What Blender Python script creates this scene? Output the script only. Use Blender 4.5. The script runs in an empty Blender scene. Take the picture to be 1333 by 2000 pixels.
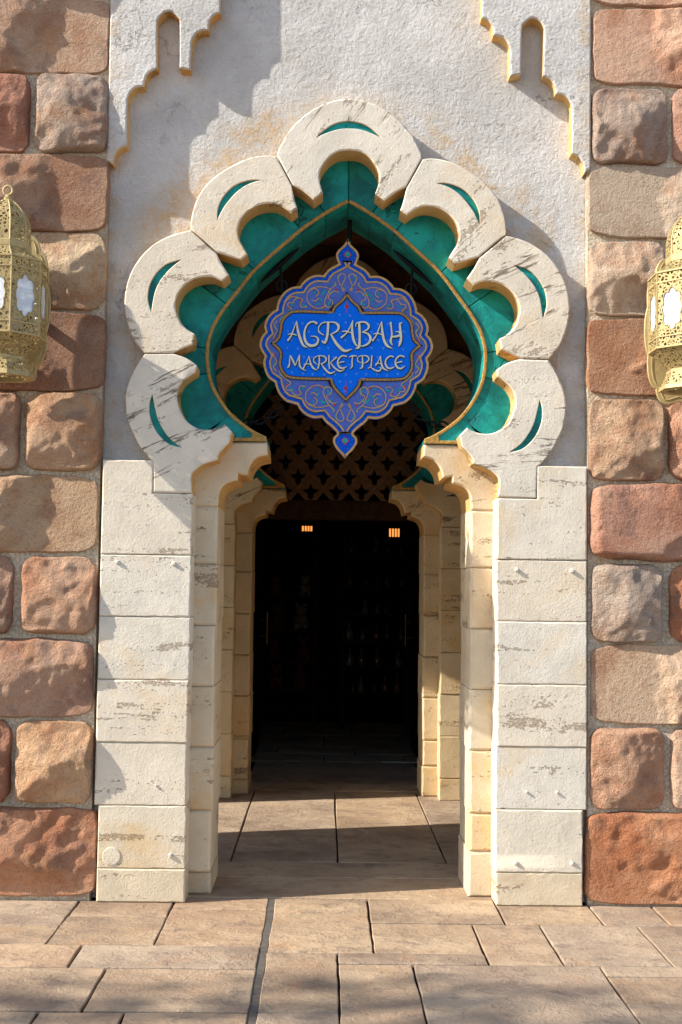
import bpy, bmesh, math, random
from mathutils import Vector, Matrix, noise
from mathutils.geometry import tessellate_polygon

S = bpy.context.scene
COL = S.collection
R = math.radians
PI = math.pi

# ------------------------------------------------------------------ camera
F_PX = 2350.0                 # focal length in pixels of the 1333 x 2000 photograph
CAM = Vector((0.0, -6.2, 1.6))
YAW, PITCH, ROLL = math.atan(29.7 / F_PX), math.atan(147.4 / F_PX), 0.0130
ROT = Matrix.Rotation(-YAW, 3, 'Z') @ Matrix.Rotation(PI / 2 + PITCH, 3, 'X') @ Matrix.Rotation(ROLL, 3, 'Z')
cd = bpy.data.cameras.new('camera')
cam = bpy.data.objects.new('camera', cd)
COL.objects.link(cam)
cam.matrix_world = Matrix.Translation(CAM) @ ROT.to_4x4()
cd.sensor_fit = 'VERTICAL'
cd.sensor_height = 36.0
cd.lens = F_PX / 2000.0 * 36.0
cd.clip_start = 0.05
cd.clip_end = 2000.0
S.camera = cam
S.render.resolution_x, S.render.resolution_y = 682, 1024

# ------------------------------------------------------------------ daylight
SUN_DIR = Vector((1.0, 0.25, -0.70)).normalized()      # the way the light travels
el = math.asin(-SUN_DIR.z)
world = bpy.data.worlds.new('World')
S.world = world
world.use_nodes = True
wn = world.node_tree
wn.nodes.clear()
sky = wn.nodes.new('ShaderNodeTexSky')
sky.sky_type = 'NISHITA'
sky.sun_disc = False
sky.sun_elevation = el
to_sun = -SUN_DIR
sky.sun_rotation = math.atan2(to_sun.x, to_sun.y)
bg = wn.nodes.new('ShaderNodeBackground')
bg.inputs['Strength'].default_value = 0.15
wo = wn.nodes.new('ShaderNodeOutputWorld')
wn.links.new(sky.outputs[0], bg.inputs[0])
wn.links.new(bg.outputs[0], wo.inputs[0])
sd = bpy.data.lights.new('sun', 'SUN')
sd.energy = 5.0
sd.angle = R(0.53)
sd.color = (1.0, 0.93, 0.82)
sun = bpy.data.objects.new('sun', sd)
sun.rotation_euler = SUN_DIR.to_track_quat('-Z', 'Y').to_euler()
sun.location = (-8, -2, 8)
COL.objects.link(sun)
S.view_settings.view_transform = 'Standard'
S.view_settings.look = 'None'
S.view_settings.gamma = 1.0
S.view_settings.use_curve_mapping = False
S.view_settings.exposure = 0.68
S.render.engine = 'CYCLES'
S.cycles.max_bounces = 8
S.cycles.diffuse_bounces = 5
S.cycles.transparent_max_bounces = 24


# ------------------------------------------------------------------ pixel helpers (directions only)
def ray(px, py):
    return ROT @ Vector(((px - 666.5) / F_PX, -(py - 1000.0) / F_PX, -1.0))


def P(px, py, Y=0.0):
    d = ray(px, py)
    t = (Y - CAM.y) / d.y
    p = CAM + d * t
    return (p.x, p.z)


def G(px, py):
    d = ray(px, py)
    t = -CAM.z / d.z
    p = CAM + d * t
    return (p.x, p.y)


def gx(px, py): return G(px, py)[0]
def gy(px, py): return G(px, py)[1]


AX = sum((P(a[0], a[1])[0] + P(b[0], b[1])[0]) / 2 for a, b in (
    ((282, 690), (1076, 701)), ((541, 304), (825, 308)), ((375, 1000), (971, 1008)), ((198, 900), (1148, 911)))) / 4


def mirror(pts): return [(2 * AX - x, z) for x, z in reversed(pts)]


# ------------------------------------------------------------------ object helpers
def link(o, parent=None):
    COL.objects.link(o)
    if parent is not None:
        o.parent = parent
    return o


def tag(o, label=None, cat=None, group=None, kind=None):
    if label: o['label'] = label
    if cat: o['category'] = cat
    if group: o['group'] = group
    if kind: o['kind'] = kind
    return o


def thing(name, label, cat, loc=(0, 0, 0), group=None):
    o = bpy.data.objects.new(name, None)
    o.location = loc
    o.empty_display_size = 0.1
    link(o)
    return tag(o, label, cat, group)


def mesh_obj(name, verts, faces, mat, parent=None, smooth=None, origin=None):
    """verts are in world space; the parent (an Empty at its base) is subtracted by a location offset."""
    me = bpy.data.meshes.new(name)
    if origin is None:
        origin = Vector((0, 0, 0))
    me.from_pydata([tuple(Vector(v) - Vector(origin)) for v in verts], [], faces)
    bm = bmesh.new(); bm.from_mesh(me)
    bmesh.ops.recalc_face_normals(bm, faces=bm.faces)
    bm.to_mesh(me); bm.free()
    me.update()
    if smooth is not None:
        me.polygons.foreach_set('use_smooth', [True] * len(me.polygons))
        if smooth < 180:
            me.set_sharp_from_angle(angle=R(smooth))
    me.materials.append(mat)
    o = bpy.data.objects.new(name, me)
    link(o, parent)
    w = Vector(origin)
    p = parent
    while p is not None:
        w = w - p.location
        p = p.parent
    o.location = w
    return o


def catmull(pts, n=4, closed=False):
    out = []
    m = len(pts)
    if m < 3:
        return list(pts)
    rng = m if closed else m - 1
    for i in range(rng):
        g = (lambda k: pts[k % m]) if closed else (lambda k: pts[min(max(k, 0), m - 1)])
        p0, p1, p2, p3 = g(i - 1), g(i), g(i + 1), g(i + 2)
        for j in range(n):
            t = j / n
            out.append(tuple(0.5 * ((2 * b) + (-a + c) * t + (2 * a - 5 * b + 4 * c - d) * t * t + (-a + 3 * b - 3 * c + d) * t ** 3)
                             for a, b, c, d in zip(p0, p1, p2, p3)))
    if not closed:
        out.append(tuple(pts[-1]))
    return out


def outline(items, Y=0.0, n=3):
    """items: px points (x, y) or corners (x, y, 1); smooth runs between corners. Returns world (x, z)."""
    corners = [i for i, q in enumerate(items) if len(q) > 2]
    W = [P(q[0], q[1], Y) for q in items]
    if not corners:
        return catmull(W, n, True)
    out = []
    m = len(items)
    for a, b in zip(corners, corners[1:] + [corners[0] + m]):
        run = [W[k % m] for k in range(a, b + 1)]
        out += catmull(run, n)[:-1] if len(run) > 2 else run[:-1]
    return out


def area2(p): return sum(p[i][0] * p[(i + 1) % len(p)][1] - p[(i + 1) % len(p)][0] * p[i][1] for i in range(len(p)))


def ccw(p): return list(p) if area2(p) > 0 else list(reversed(p))


def inset(poly, d):
    """offset a ccw polygon inwards by d (outwards if negative)"""
    n = len(poly)
    out = []
    for i in range(n):
        a, b, c = Vector(poly[i - 1]), Vector(poly[i]), Vector(poly[(i + 1) % n])
        e1 = (b - a); e2 = (c - b)
        if e1.length < 1e-9: e1 = e2
        if e2.length < 1e-9: e2 = e1
        n1 = Vector((-e1.y, e1.x)).normalized(); n2 = Vector((-e2.y, e2.x)).normalized()
        m = n1 + n2
        if m.length < 1e-6:
            m = n1
        m.normalize()
        k = min(1.0 / max(m.dot(n1), 0.35), 2.2)
        out.append(tuple(b + m * d * k))
    return out


def plate(name, outer, Y0, Y1, mat, parent=None, holes=(), bevel=0.005, hole_depth=None, smooth=32, jitter=0.0, seed=0, side_mat=None):
    """a plate in the XZ plane between Y0 (front) and Y1 (back); holes go through or hole_depth deep"""
    outer = ccw(outer)
    holes = [list(reversed(ccw(h))) for h in holes]
    V, Fc = [], []
    b = min(bevel, abs(Y1 - Y0) * 0.45)

    def ring(pts, y):
        i0 = len(V)
        V.extend((x, y, z) for x, z in pts)
        return list(range(i0, i0 + len(pts)))

    def wall(r1, r2):
        m = len(r1)
        for i in range(m):
            j = (i + 1) % m
            Fc.append((r1[i], r1[j], r2[j], r2[i]))
    front_polys = []
    if b > 0:
        fo = inset(outer, b)
        if jitter:
            fo = [(x + noise.noise((x * 30, z * 30, seed)) * jitter, z + noise.noise((x * 30, z * 30, seed + 9)) * jitter) for x, z in fo]
        ra = ring(fo, Y0); rb = ring(outer, Y0 + b); rc = ring(outer, Y1)
        wall(ra, rb); wall(rb, rc)
    else:
        ra = ring(outer, Y0); rc = ring(outer, Y1)
        wall(ra, rc)
    loops_f, loops_b = [ra], [rc]
    for h in holes:
        hb = b * 0.5
        ha = ring(inset(h, hb) if hb else h, Y0)
        yh = Y1 if hole_depth is None else Y0 + hole_depth
        hm = ring(h, Y0 + hb) if hb else ha
        hc = ring(h, yh)
        if hb: wall(ha, hm)
        wall(hm, hc)
        loops_f.append(ha)
        if hole_depth is None:
            loops_b.append(hc)
        else:
            for t in tessellate_polygon([[Vector((V[k][0], V[k][2], 0)) for k in hc]]):
                Fc.append(tuple(hc[q] for q in t))
    for loops in (loops_f, loops_b):
        idx = [k for l in loops for k in l]
        for t in tessellate_polygon([[Vector((V[k][0], V[k][2], 0)) for k in l] for l in loops]):
            Fc.append(tuple(idx[q] for q in t))
    o = mesh_obj(name, V, Fc, mat, parent, smooth)
    if side_mat is not None:
        o.data.materials.append(side_mat)
        for p in o.data.polygons:
            if abs(p.normal.y) < 0.4:
                p.material_index = 1
    return o


def box_data(x0, x1, y0, y1, z0, z1):
    v = [(x, y, z) for z in (z0, z1) for y in (y0, y1) for x in (x0, x1)]
    f = [(0, 2, 3, 1), (4, 5, 7, 6), (0, 1, 5, 4), (2, 6, 7, 3), (0, 4, 6, 2), (1, 3, 7, 5)]
    return v, f


def box(name, x0, x1, y0, y1, z0, z1, mat, parent=None, bevel=0.0):
    v, f = box_data(x0, x1, y0, y1, z0, z1)
    o = mesh_obj(name, v, f, mat, parent)
    if bevel:
        bm = bmesh.new(); bm.from_mesh(o.data)
        bmesh.ops.bevel(bm, geom=list(bm.edges), offset=bevel, segments=2, affect='EDGES', profile=0.6)
        bm.to_mesh(o.data); bm.free()
        o.data.polygons.foreach_set('use_smooth', [True] * len(o.data.polygons))
        o.data.set_sharp_from_angle(angle=R(40))
    return o


def tube_data(path, rad, seg=8, closed=False):
    """path: 3D points; rad: number or list"""
    V, Fc = [], []
    m = len(path)
    up0 = None
    for i, p in enumerate(path):
        p = Vector(p)
        a = Vector(path[(i - 1) % m] if closed else path[max(i - 1, 0)])
        c = Vector(path[(i + 1) % m] if closed else path[min(i + 1, m - 1)])
        t = (c - a).normalized()
        if up0 is None:
            up0 = t.orthogonal().normalized()
        u = (up0 - t * up0.dot(t)).normalized()
        up0 = u
        w = t.cross(u)
        r = rad[i] if isinstance(rad, (list, tuple)) else rad
        for k in range(seg):
            an = 2 * PI * k / seg
            V.append(p + (u * math.cos(an) + w * math.sin(an)) * r)
    rng = m if closed else m - 1
    for i in range(rng):
        for k in range(seg):
            a, b = i * seg + k, i * seg + (k + 1) % seg
            c, d = ((i + 1) % m) * seg + (k + 1) % seg, ((i + 1) % m) * seg + k
            Fc.append((a, b, c, d))
    if not closed:
        Fc.append(tuple(reversed(range(seg))))
        Fc.append(tuple(range((m - 1) * seg, m * seg)))
    return V, Fc


def tube(name, path, rad, mat, parent=None, seg=8, closed=False):
    v, f = tube_data(path, rad, seg, closed)
    return mesh_obj(name, v, f, mat, parent, 60)


def merge(parts):
    V, Fc = [], []
    for v, f in parts:
        o = len(V)
        V += [tuple(q) for q in v]
        Fc += [tuple(i + o for i in t) for t in f]
    return V, Fc


def ribbon_data(pts, y, th):
    """pts: (x, z, width) world; a flat raised ribbon whose face stands at y and whose back is at y + th"""
    V, Fc = [], []
    m = len(pts)
    for i in range(m):
        a = Vector(pts[max(i - 1, 0)][:2]); c = Vector(pts[min(i + 1, m - 1)][:2])
        t = (c - a)
        t = t.normalized() if t.length > 1e-9 else Vector((1, 0))
        nrm = Vector((-t.y, t.x))
        x, z, w = pts[i]
        l = (x + nrm.x * w / 2, z + nrm.y * w / 2); r = (x - nrm.x * w / 2, z - nrm.y * w / 2)
        V += [(l[0], y, l[1]), (r[0], y, r[1]), (l[0], y + th, l[1]), (r[0], y + th, r[1])]
    for i in range(m - 1):
        a, b = i * 4, i * 4 + 4
        Fc += [(a, a + 1, b + 1, b), (a, b, b + 2, a + 2), (a + 1, a + 3, b + 3, b + 1)]
    Fc += [(0, 2, 3, 1), ((m - 1) * 4, (m - 1) * 4 + 1, (m - 1) * 4 + 3, (m - 1) * 4 + 2)]
    return V, Fc


# ------------------------------------------------------------------ materials
def lin(r, g, b):
    f = lambda c: (c / 255 / 12.92) if c / 255 <= 0.04045 else ((c / 255 + 0.055) / 1.055) ** 2.4
    return (f(r), f(g), f(b), 1.0)


class Mat:
    def __init__(s, name):
        s.m = bpy.data.materials.new(name)
        s.m.use_nodes = True
        s.nt = s.m.node_tree
        s.nt.nodes.clear()
        s.out = s.n('ShaderNodeOutputMaterial')
        s.b = s.n('ShaderNodeBsdfPrincipled')
        s.l(s.b.outputs[0], s.out.inputs[0])

    def n(s, t, **kw):
        o = s.nt.nodes.new(t)
        for k, v in kw.items():
            setattr(o, k, v)
        return o

    def l(s, a, b): s.nt.links.new(a, b)

    def val(s, sock, v):
        if hasattr(v, 'is_output') or isinstance(v, bpy.types.NodeSocket):
            s.l(v, sock)
        elif v is not None:
            sock.default_value = v

    def coord(s, scale=(1, 1, 1), rnd=True, attr_angle=None):
        tc = s.n('ShaderNodeTexCoord')
        v = tc.outputs['Object']
        if attr_angle:
            at = s.n('ShaderNodeAttribute', attribute_type='OBJECT', attribute_name=attr_angle)
            vr = s.n('ShaderNodeVectorRotate', rotation_type='AXIS_ANGLE')
            vr.inputs['Axis'].default_value = (0, 1, 0)
            s.l(v, vr.inputs['Vector']); s.l(at.outputs['Fac'], vr.inputs['Angle'])
            v = vr.outputs[0]
        if rnd:
            oi = s.n('ShaderNodeObjectInfo')
            mu = s.n('ShaderNodeVectorMath', operation='MULTIPLY')
            mu.inputs[1].default_value = (37.0, 17.0, 53.0)
            s.l(oi.outputs['Random'], mu.inputs[0])
            ad = s.n('ShaderNodeVectorMath', operation='ADD')
            s.l(v, ad.inputs[0]); s.l(mu.outputs[0], ad.inputs[1])
            v = ad.outputs[0]
        return s.scaled(v, scale)

    def scaled(s, v, scale):
        if tuple(scale) == (1, 1, 1):
            return v
        mu = s.n('ShaderNodeVectorMath', operation='MULTIPLY')
        s.l(v, mu.inputs[0]); mu.inputs[1].default_value = scale
        return mu.outputs[0]

    def noise(s, v, scale, detail=4, rough=0.55, dist=0.0):
        o = s.n('ShaderNodeTexNoise')
        s.l(v, o.inputs['Vector'])
        o.inputs['Scale'].default_value = scale
        o.inputs['Detail'].default_value = detail
        o.inputs['Roughness'].default_value = rough
        o.inputs['Distortion'].default_value = dist
        return o.outputs['Fac']

    def math(s, op, a, b=None, clamp=False):
        o = s.n('ShaderNodeMath', operation=op, use_clamp=clamp)
        s.val(o.inputs[0], a)
        if b is not None: s.val(o.inputs[1], b)
        return o.outputs[0]

    def ramp(s, f, lo, hi, a=0.0, b=1.0):
        o = s.n('ShaderNodeMapRange', interpolation_type='SMOOTHSTEP')
        s.l(f, o.inputs[0])
        o.inputs[1].default_value = lo; o.inputs[2].default_value = hi
        o.inputs[3].default_value = a; o.inputs[4].default_value = b
        return o.outputs[0]

    def mix(s, f, a, b, mode='MIX'):
        o = s.n('ShaderNodeMix', data_type='RGBA', blend_type=mode)
        s.val(o.inputs[0], f); s.val(o.inputs[6], a); s.val(o.inputs[7], b)
        return o.outputs[2]

    def bump(s, h, dist, strength=1.0, normal=None):
        o = s.n('ShaderNodeBump')
        o.inputs['Strength'].default_value = strength
        o.inputs['Distance'].default_value = dist
        s.l(h, o.inputs['Height'])
        if normal is not None: s.l(normal, o.inputs['Normal'])
        return o.outputs[0]

    def done(s, color=None, rough=0.85, normal=None, metal=None, spec=None):
        if color is not None: s.val(s.b.inputs['Base Color'], color)
        if rough is not None: s.val(s.b.inputs['Roughness'], rough)
        if normal is not None: s.l(normal, s.b.inputs['Normal'])
        if metal is not None: s.b.inputs['Metallic'].default_value = metal
        if spec is not None: s.b.inputs['Specular IOR Level'].default_value = spec
        return s.m


def tint_attr(m, name='tint'):
    a = m.n('ShaderNodeAttribute', attribute_type='OBJECT', attribute_name=name)
    return a.outputs['Color']


def mat_travertine(name, base, warm, warm_lo, warm_hi, pit_amt=1.0):
    m = Mat(name)
    v = m.coord(attr_angle='vein')
    ck_amt = m.n('ShaderNodeAttribute', attribute_type='OBJECT', attribute_name='crack').outputs['Fac']
    streak = m.ramp(m.noise(m.scaled(v, (0.45, 1, 5.5)), 2.6, 4, 0.65), 0.50, 0.62)
    patch = m.ramp(m.noise(v, 3.0, 3, 0.6), 0.46, 0.60)
    pitn = m.noise(m.scaled(v, (1, 1, 1.8)), 58, 4, 0.66)
    thr = m.math('SUBTRACT', 0.70, m.math('MULTIPLY', m.math('MULTIPLY', streak, m.math('MAXIMUM', patch, 0.35)), 0.24))
    pits = m.ramp(m.math('SUBTRACT', pitn, thr), 0.0, 0.035)
    ck = m.noise(m.scaled(v, (0.30, 1, 2.8)), 2.3, 6, 0.66, 0.25)
    crack = m.ramp(m.math('ABSOLUTE', m.math('SUBTRACT', ck, 0.5)), 0.003, 0.013, 1.0, 0.0)
    crack = m.math('MULTIPLY', crack, m.ramp(m.noise(m.scaled(v, (0.6, 1, 2)), 4.0, 3), 0.47, 0.58))
    crack = m.math('MULTIPLY', crack, ck_amt)
    holes = m.math('MAXIMUM', pits, crack)
    holes = m.math('MULTIPLY', holes, pit_amt)
    mott = m.noise(v, 5.5, 6, 0.65)
    fine = m.noise(v, 95, 5, 0.7)
    c = m.mix(m.ramp(mott, 0.3, 0.7), tuple(q * 0.84 for q in base[:3]) + (1,), base)
    oi = m.n('ShaderNodeObjectInfo')
    c = m.mix(m.ramp(oi.outputs['Random'], 0.0, 1.0, 0.0, 0.22), c, warm)
    c = m.mix(m.ramp(m.noise(v, 1.7, 6, 0.68, 0.4), warm_lo, warm_hi, 0, 0.85), c, warm)
    c = m.mix(m.ramp(m.noise(m.scaled(v, (1, 1, 0.35)), 6, 5, 0.68), 0.58, 0.80, 0, 0.35), c, lin(150, 136, 120))
    c = m.mix(m.ramp(fine, 0.58, 0.75, 0, 0.22), c, lin(150, 128, 104))
    c = m.mix(m.math('MULTIPLY', pits, 0.5), c, lin(134, 98, 64))
    c = m.mix(m.math('MULTIPLY', crack, 0.7), c, lin(112, 88, 66))
    h = m.math('ADD', m.math('MULTIPLY', holes, -1.7), m.math('MULTIPLY', fine, 0.22))
    h = m.math('ADD', h, m.math('MULTIPLY', mott, 0.5))
    return m.done(c, 0.88, m.bump(h, 0.013, 1.0), spec=0.25)


def mat_stone():
    m = Mat('rusticated stone')
    v = m.coord()
    t = tint_attr(m)
    n1 = m.noise(v, 3.4, 6, 0.62, 0.3)
    n2 = m.noise(v, 11, 6, 0.68)
    n3 = m.noise(v, 40, 5, 0.70)
    n4 = m.noise(v, 115, 4, 0.7)
    c = m.mix(m.ramp(n1, 0.34, 0.56), m.mix(0.55, t, lin(196, 150, 124), 'MULTIPLY'), t)
    c = m.mix(m.ramp(n1, 0.52, 0.70, 0, 0.7), c, m.mix(0.5, t, lin(204, 178, 154)))
    c = m.mix(m.ramp(n2, 0.54, 0.70, 0, 0.45), c, lin(168, 122, 94))
    c = m.mix(m.ramp(m.noise(v, 4.4, 5, 0.62, 0.5), 0.54, 0.70, 0, 0.5), c, lin(122, 102, 96))
    c = m.mix(m.ramp(m.noise(v, 2.7, 4, 0.6, 0.3), 0.56, 0.72, 0, 0.5), c, lin(196, 142, 92))
    c = m.mix(m.ramp(n4, 0.55, 0.70, 0, 0.6), c, lin(88, 70, 58))
    c = m.mix(m.ramp(n4, 0.45, 0.30, 0, 0.35), c, lin(224, 204, 178))
    c = m.mix(m.ramp(n3, 0.62, 0.76, 0, 0.5), c, lin(84, 64, 54))
    h = m.math('ADD', m.math('MULTIPLY', n2, 0.7), m.math('MULTIPLY', n3, 0.62))
    h = m.math('ADD', h, m.math('MULTIPLY', n4, 0.34))
    return m.done(c, 0.93, m.bump(h, 0.036, 1.0), spec=0.2)


def mat_mortar():
    m = Mat('coarse mortar')
    v = m.coord(rnd=False)
    n = m.noise(v, 75, 4, 0.7)
    c = m.mix(m.ramp(n, 0.35, 0.65), lin(192, 174, 148), lin(240, 228, 206))
    c = m.mix(m.ramp(m.noise(v, 6, 4), 0.5, 0.7, 0, 0.5), c, lin(168, 138, 104))
    return m.done(c, 0.95, m.bump(n, 0.022, 1.0), spec=0.2)


def mat_stucco():
    m = Mat('pale stucco')
    v = m.coord(rnd=False)
    n1 = m.noise(v, 62, 5, 0.74)
    n2 = m.noise(v, 30, 5, 0.68)
    n3 = m.noise(v, 2.2, 5, 0.6, 0.4)
    n4 = m.noise(v, 8, 5, 0.65)
    c = m.mix(m.ramp(n3, 0.35, 0.65), lin(222, 220, 216), lin(246, 244, 240))
    c = m.mix(m.ramp(n4, 0.55, 0.75, 0, 0.35), c, lin(196, 182, 160))
    # ochre wash that was brushed on along the arch and beside the piers
    sx = m.n('ShaderNodeSeparateXYZ'); m.l(v, sx.inputs[0])
    cx, cz = P(681, 622, 0.087)
    dx = m.math('SUBTRACT', sx.outputs[0], AX); dz = m.math('SUBTRACT', sx.outputs[2], cz)
    rr = m.math('SQRT', m.math('ADD', m.math('MULTIPLY', dx, dx), m.math('MULTIPLY', dz, dz)))
    rr = m.math('ADD', rr, m.math('MULTIPLY', m.math('SUBTRACT', n3, 0.5), 0.35))
    wash = m.ramp(rr, 1.06, 1.28, 1.0, 0.0)
    px = m.math('ABSOLUTE', dx)
    side = m.ramp(m.math('ADD', px, m.math('MULTIPLY', m.math('SUBTRACT', n4, 0.5), 0.15)), 1.17, 1.27, 0, 0.6)
    w = m.math('MULTIPLY', m.math('MAXIMUM', wash, side), m.ramp(n4, 0.36, 0.60))
    w = m.math('MULTIPLY', w, m.ramp(n2, 0.34, 0.62, 0.25, 1.0))
    c = m.mix(m.math('MULTIPLY', w, 0.8), c, lin(228, 192, 140))
    c = m.mix(m.ramp(n1, 0.60, 0.74, 0, 0.45), c, lin(150, 136, 120))
    hc = m.ramp(m.math('ABSOLUTE', m.math('SUBTRACT', m.noise(v, 1.5, 7, 0.62, 0.3), 0.5)), 0.0, 0.0035, 1, 0)
    hc = m.math('MULTIPLY', hc, m.ramp(m.noise(v, 2.1, 3), 0.52, 0.6))
    c = m.mix(m.math('MULTIPLY', hc, 0.45), c, lin(128, 112, 96))
    h = m.math('ADD', m.math('SUBTRACT', n1, m.math('MULTIPLY', hc, 0.5)), m.math('MULTIPLY', n2, 1.1))
    h = m.math('ADD', h, m.math('MULTIPLY', n4, 1.3))
    return m.done(c, 0.95, m.bump(h, 0.026, 1.0), spec=0.2)


def mat_teal():
    m = Mat('weathered teal glaze')
    v = m.coord()
    n1 = m.noise(v, 6, 6, 0.65, 0.5)
    n2 = m.noise(v, 45, 4, 0.65)
    c = m.mix(m.ramp(n1, 0.3, 0.7), lin(0, 98, 98), lin(14, 160, 156))
    c = m.mix(m.ramp(m.noise(v, 3.2, 4), 0.5, 0.72, 0, 0.7), c, lin(24, 136, 106))
    c = m.mix(m.math('MULTIPLY', m.ramp(n2, 0.60, 0.70), m.ramp(n1, 0.5, 0.6)), c, lin(20, 50, 48))
    crk = m.ramp(m.math('ABSOLUTE', m.math('SUBTRACT', m.noise(v, 3.0, 5, 0.6, 0.5), 0.5)), 0.0, 0.012, 1, 0)
    crk = m.math('MULTIPLY', crk, m.ramp(m.noise(v, 4, 2), 0.5, 0.6))
    c = m.mix(m.math('MULTIPLY', crk, 0.7), c, lin(10, 44, 44))
    h = m.math('SUBTRACT', m.math('ADD', n1, m.math('MULTIPLY', n2, 0.35)), m.math('MULTIPLY', crk, 0.5))
    return m.done(c, 0.62, m.bump(h, 0.009, 0.8), spec=0.3)


def mat_gold(name='rough gilded rim', base=(188, 148, 78)):
    m = Mat(name)
    v = m.coord()
    n = m.noise(v, 60, 4, 0.65)
    c = m.mix(m.ramp(n, 0.35, 0.65), tuple(q * 0.6 for q in lin(*base)[:3]) + (1,), lin(*base))
    return m.done(c, 0.7, m.bump(n, 0.006, 0.8), spec=0.3)


def mat_paving():
    m = Mat('slate stamped paving')
    v = m.coord()
    t = tint_attr(m)
    n1 = m.noise(m.scaled(v, (1, 1.3, 1)), 2.2, 7, 0.66, 0.35)
    n2 = m.noise(m.scaled(v, (1, 1.35, 1)), 8, 7, 0.70, 0.35)
    n3 = m.noise(v, 70, 5, 0.72)
    lay = m.ramp(m.math('FRACT', m.math('MULTIPLY', n1, 6.0)), 0.0, 0.16)
    c = m.mix(m.ramp(n1, 0.32, 0.68), m.mix(0.5, t, lin(150, 126, 106)), m.mix(0.45, t, lin(208, 184, 154)))
    c = m.mix(m.ramp(n2, 0.52, 0.68, 0, 0.55), c, lin(112, 100, 92))
    c = m.mix(m.ramp(m.noise(v, 1.5, 5, 0.62), 0.48, 0.68, 0, 0.6), c, lin(116, 98, 86))
    c = m.mix(m.ramp(m.noise(v, 4.2, 4, 0.6), 0.56, 0.74, 0, 0.3), c, lin(184, 134, 94))
    c = m.mix(m.ramp(n3, 0.56, 0.72, 0, 0.5), c, lin(90, 74, 62))
    h = m.math('ADD', m.math('MULTIPLY', lay, 0.22), m.math('MULTIPLY', n2, 1.5))
    h = m.math('ADD', h, m.math('MULTIPLY', n3, 0.45))
    return m.done(c, m.ramp(n2, 0.3, 0.7, 0.55, 0.85), m.bump(h, 0.017, 0.85), spec=0.3)


def mat_plain(name, rgb, rough=0.7, metal=None, nscale=20, namp=0.25, bump=0.003, spec=0.3):
    m = Mat(name)
    v = m.coord()
    n = m.noise(v, nscale, 5, 0.6)
    b = lin(*rgb)
    c = m.mix(m.ramp(n, 0.3, 0.7), tuple(q * (1 - namp) for q in b[:3]) + (1,), tuple(min(q * (1 + namp), 1) for q in b[:3]) + (1,))
    return m.done(c, rough, m.bump(n, bump, 0.6), metal, spec)


def mat_pierced(name, rgb, scale=56.0):
    """sheet metal punched with a leafy pattern: the holes are open"""
    m = Mat(name)
    v = m.coord(rnd=False)
    vo = m.n('ShaderNodeTexVoronoi', feature='DISTANCE_TO_EDGE')
    vo.inputs['Scale'].default_value = scale
    m.l(v, vo.inputs['Vector'])
    hole = m.ramp(vo.outputs['Distance'], 0.16, 0.20)
    n = m.noise(v, 30, 4)
    c = m.mix(m.ramp(n, 0.3, 0.7), lin(*[q * 0.82 for q in rgb]), lin(*rgb))
    m.done(c, 0.6, None, 0.25, 0.4)
    tr = m.n('ShaderNodeBsdfTransparent')
    mx = m.n('ShaderNodeMixShader')
    m.l(hole, mx.inputs[0]); m.l(m.b.outputs[0], mx.inputs[1]); m.l(tr.outputs[0], mx.inputs[2])
    m.l(mx.outputs[0], m.out.inputs[0])
    return m.m


def mat_emit(name, rgb, strength):
    m = Mat(name)
    m.b.inputs['Emission Color'].default_value = lin(*rgb)
    m.b.inputs['Emission Strength'].default_value = strength
    return m.done(lin(*rgb), 0.5)


def mat_pane():
    m = Mat('frosted pane')
    v = m.coord()
    n = m.noise(v, 14, 5, 0.6, 0.6)
    c = m.mix(m.ramp(n, 0.4, 0.6), lin(206, 214, 222), lin(240, 243, 246))
    ck = m.ramp(m.math('ABSOLUTE', m.math('SUBTRACT', n, 0.5)), 0.0, 0.012, 1, 0)
    c = m.mix(m.math('MULTIPLY', ck, 0.4), c, lin(150, 158, 170))
    return m.done(c, 0.25, m.bump(n, 0.003, 0.6), spec=0.5)


def mat_ground():
    m = Mat('distant plaza paving')
    v = m.coord(rnd=False)
    br = m.n('ShaderNodeTexBrick')
    m.l(v, br.inputs['Vector'])
    br.inputs['Scale'].default_value = 1.0
    br.inputs['Brick Width'].default_value = 0.9
    br.inputs['Row Height'].default_value = 0.45
    br.inputs['Mortar Size'].default_value = 0.008
    br.inputs['Color1'].default_value = lin(172, 140, 110)
    br.inputs['Color2'].default_value = lin(150, 122, 98)
    br.inputs['Mortar'].default_value = lin(70, 60, 52)
    n = m.noise(v, 3, 6, 0.65)
    c = m.mix(m.ramp(n, 0.4, 0.7, 0, 0.6), br.outputs[0], lin(120, 102, 88))
    return m.done(c, 0.8, m.bump(n, 0.01, 0.5))


TRAV = mat_travertine('white travertine', lin(231, 223, 207), lin(222, 194, 150), 0.50, 0.74)
TRAVW = mat_travertine('cream travertine', lin(224, 210, 184), lin(214, 178, 124), 0.46, 0.70)
TRAVM = mat_travertine('warm white travertine', lin(227, 217, 197), lin(216, 186, 138), 0.48, 0.72)
TRAVD = mat_travertine('weathered travertine', lin(222, 206, 178), lin(186, 156, 116), 0.48, 0.68)
TRAV_BOUNCE = mat_travertine('bounce tinted travertine', lin(216, 196, 160), lin(202, 166, 112), 0.46, 0.70, 0.9)  # inner arch stone, golden bounce light mixed into its base colour
OCHRE = mat_travertine('ochre washed stone', lin(216, 184, 128), lin(204, 152, 82), 0.42, 0.66, 0.6)
STONE = mat_stone()
MORTAR = mat_mortar()
STUCCO = mat_stucco()
TEAL = mat_teal()
GOLD = mat_gold()
PAVE = mat_paving()
JOINT = mat_plain('dark joint fill', (30, 27, 25), 0.95, nscale=40)
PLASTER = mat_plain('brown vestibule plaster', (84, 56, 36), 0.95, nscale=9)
CREAM = mat_plain('cream vestibule plaster', (214, 190, 150), 0.95, nscale=9)
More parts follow.
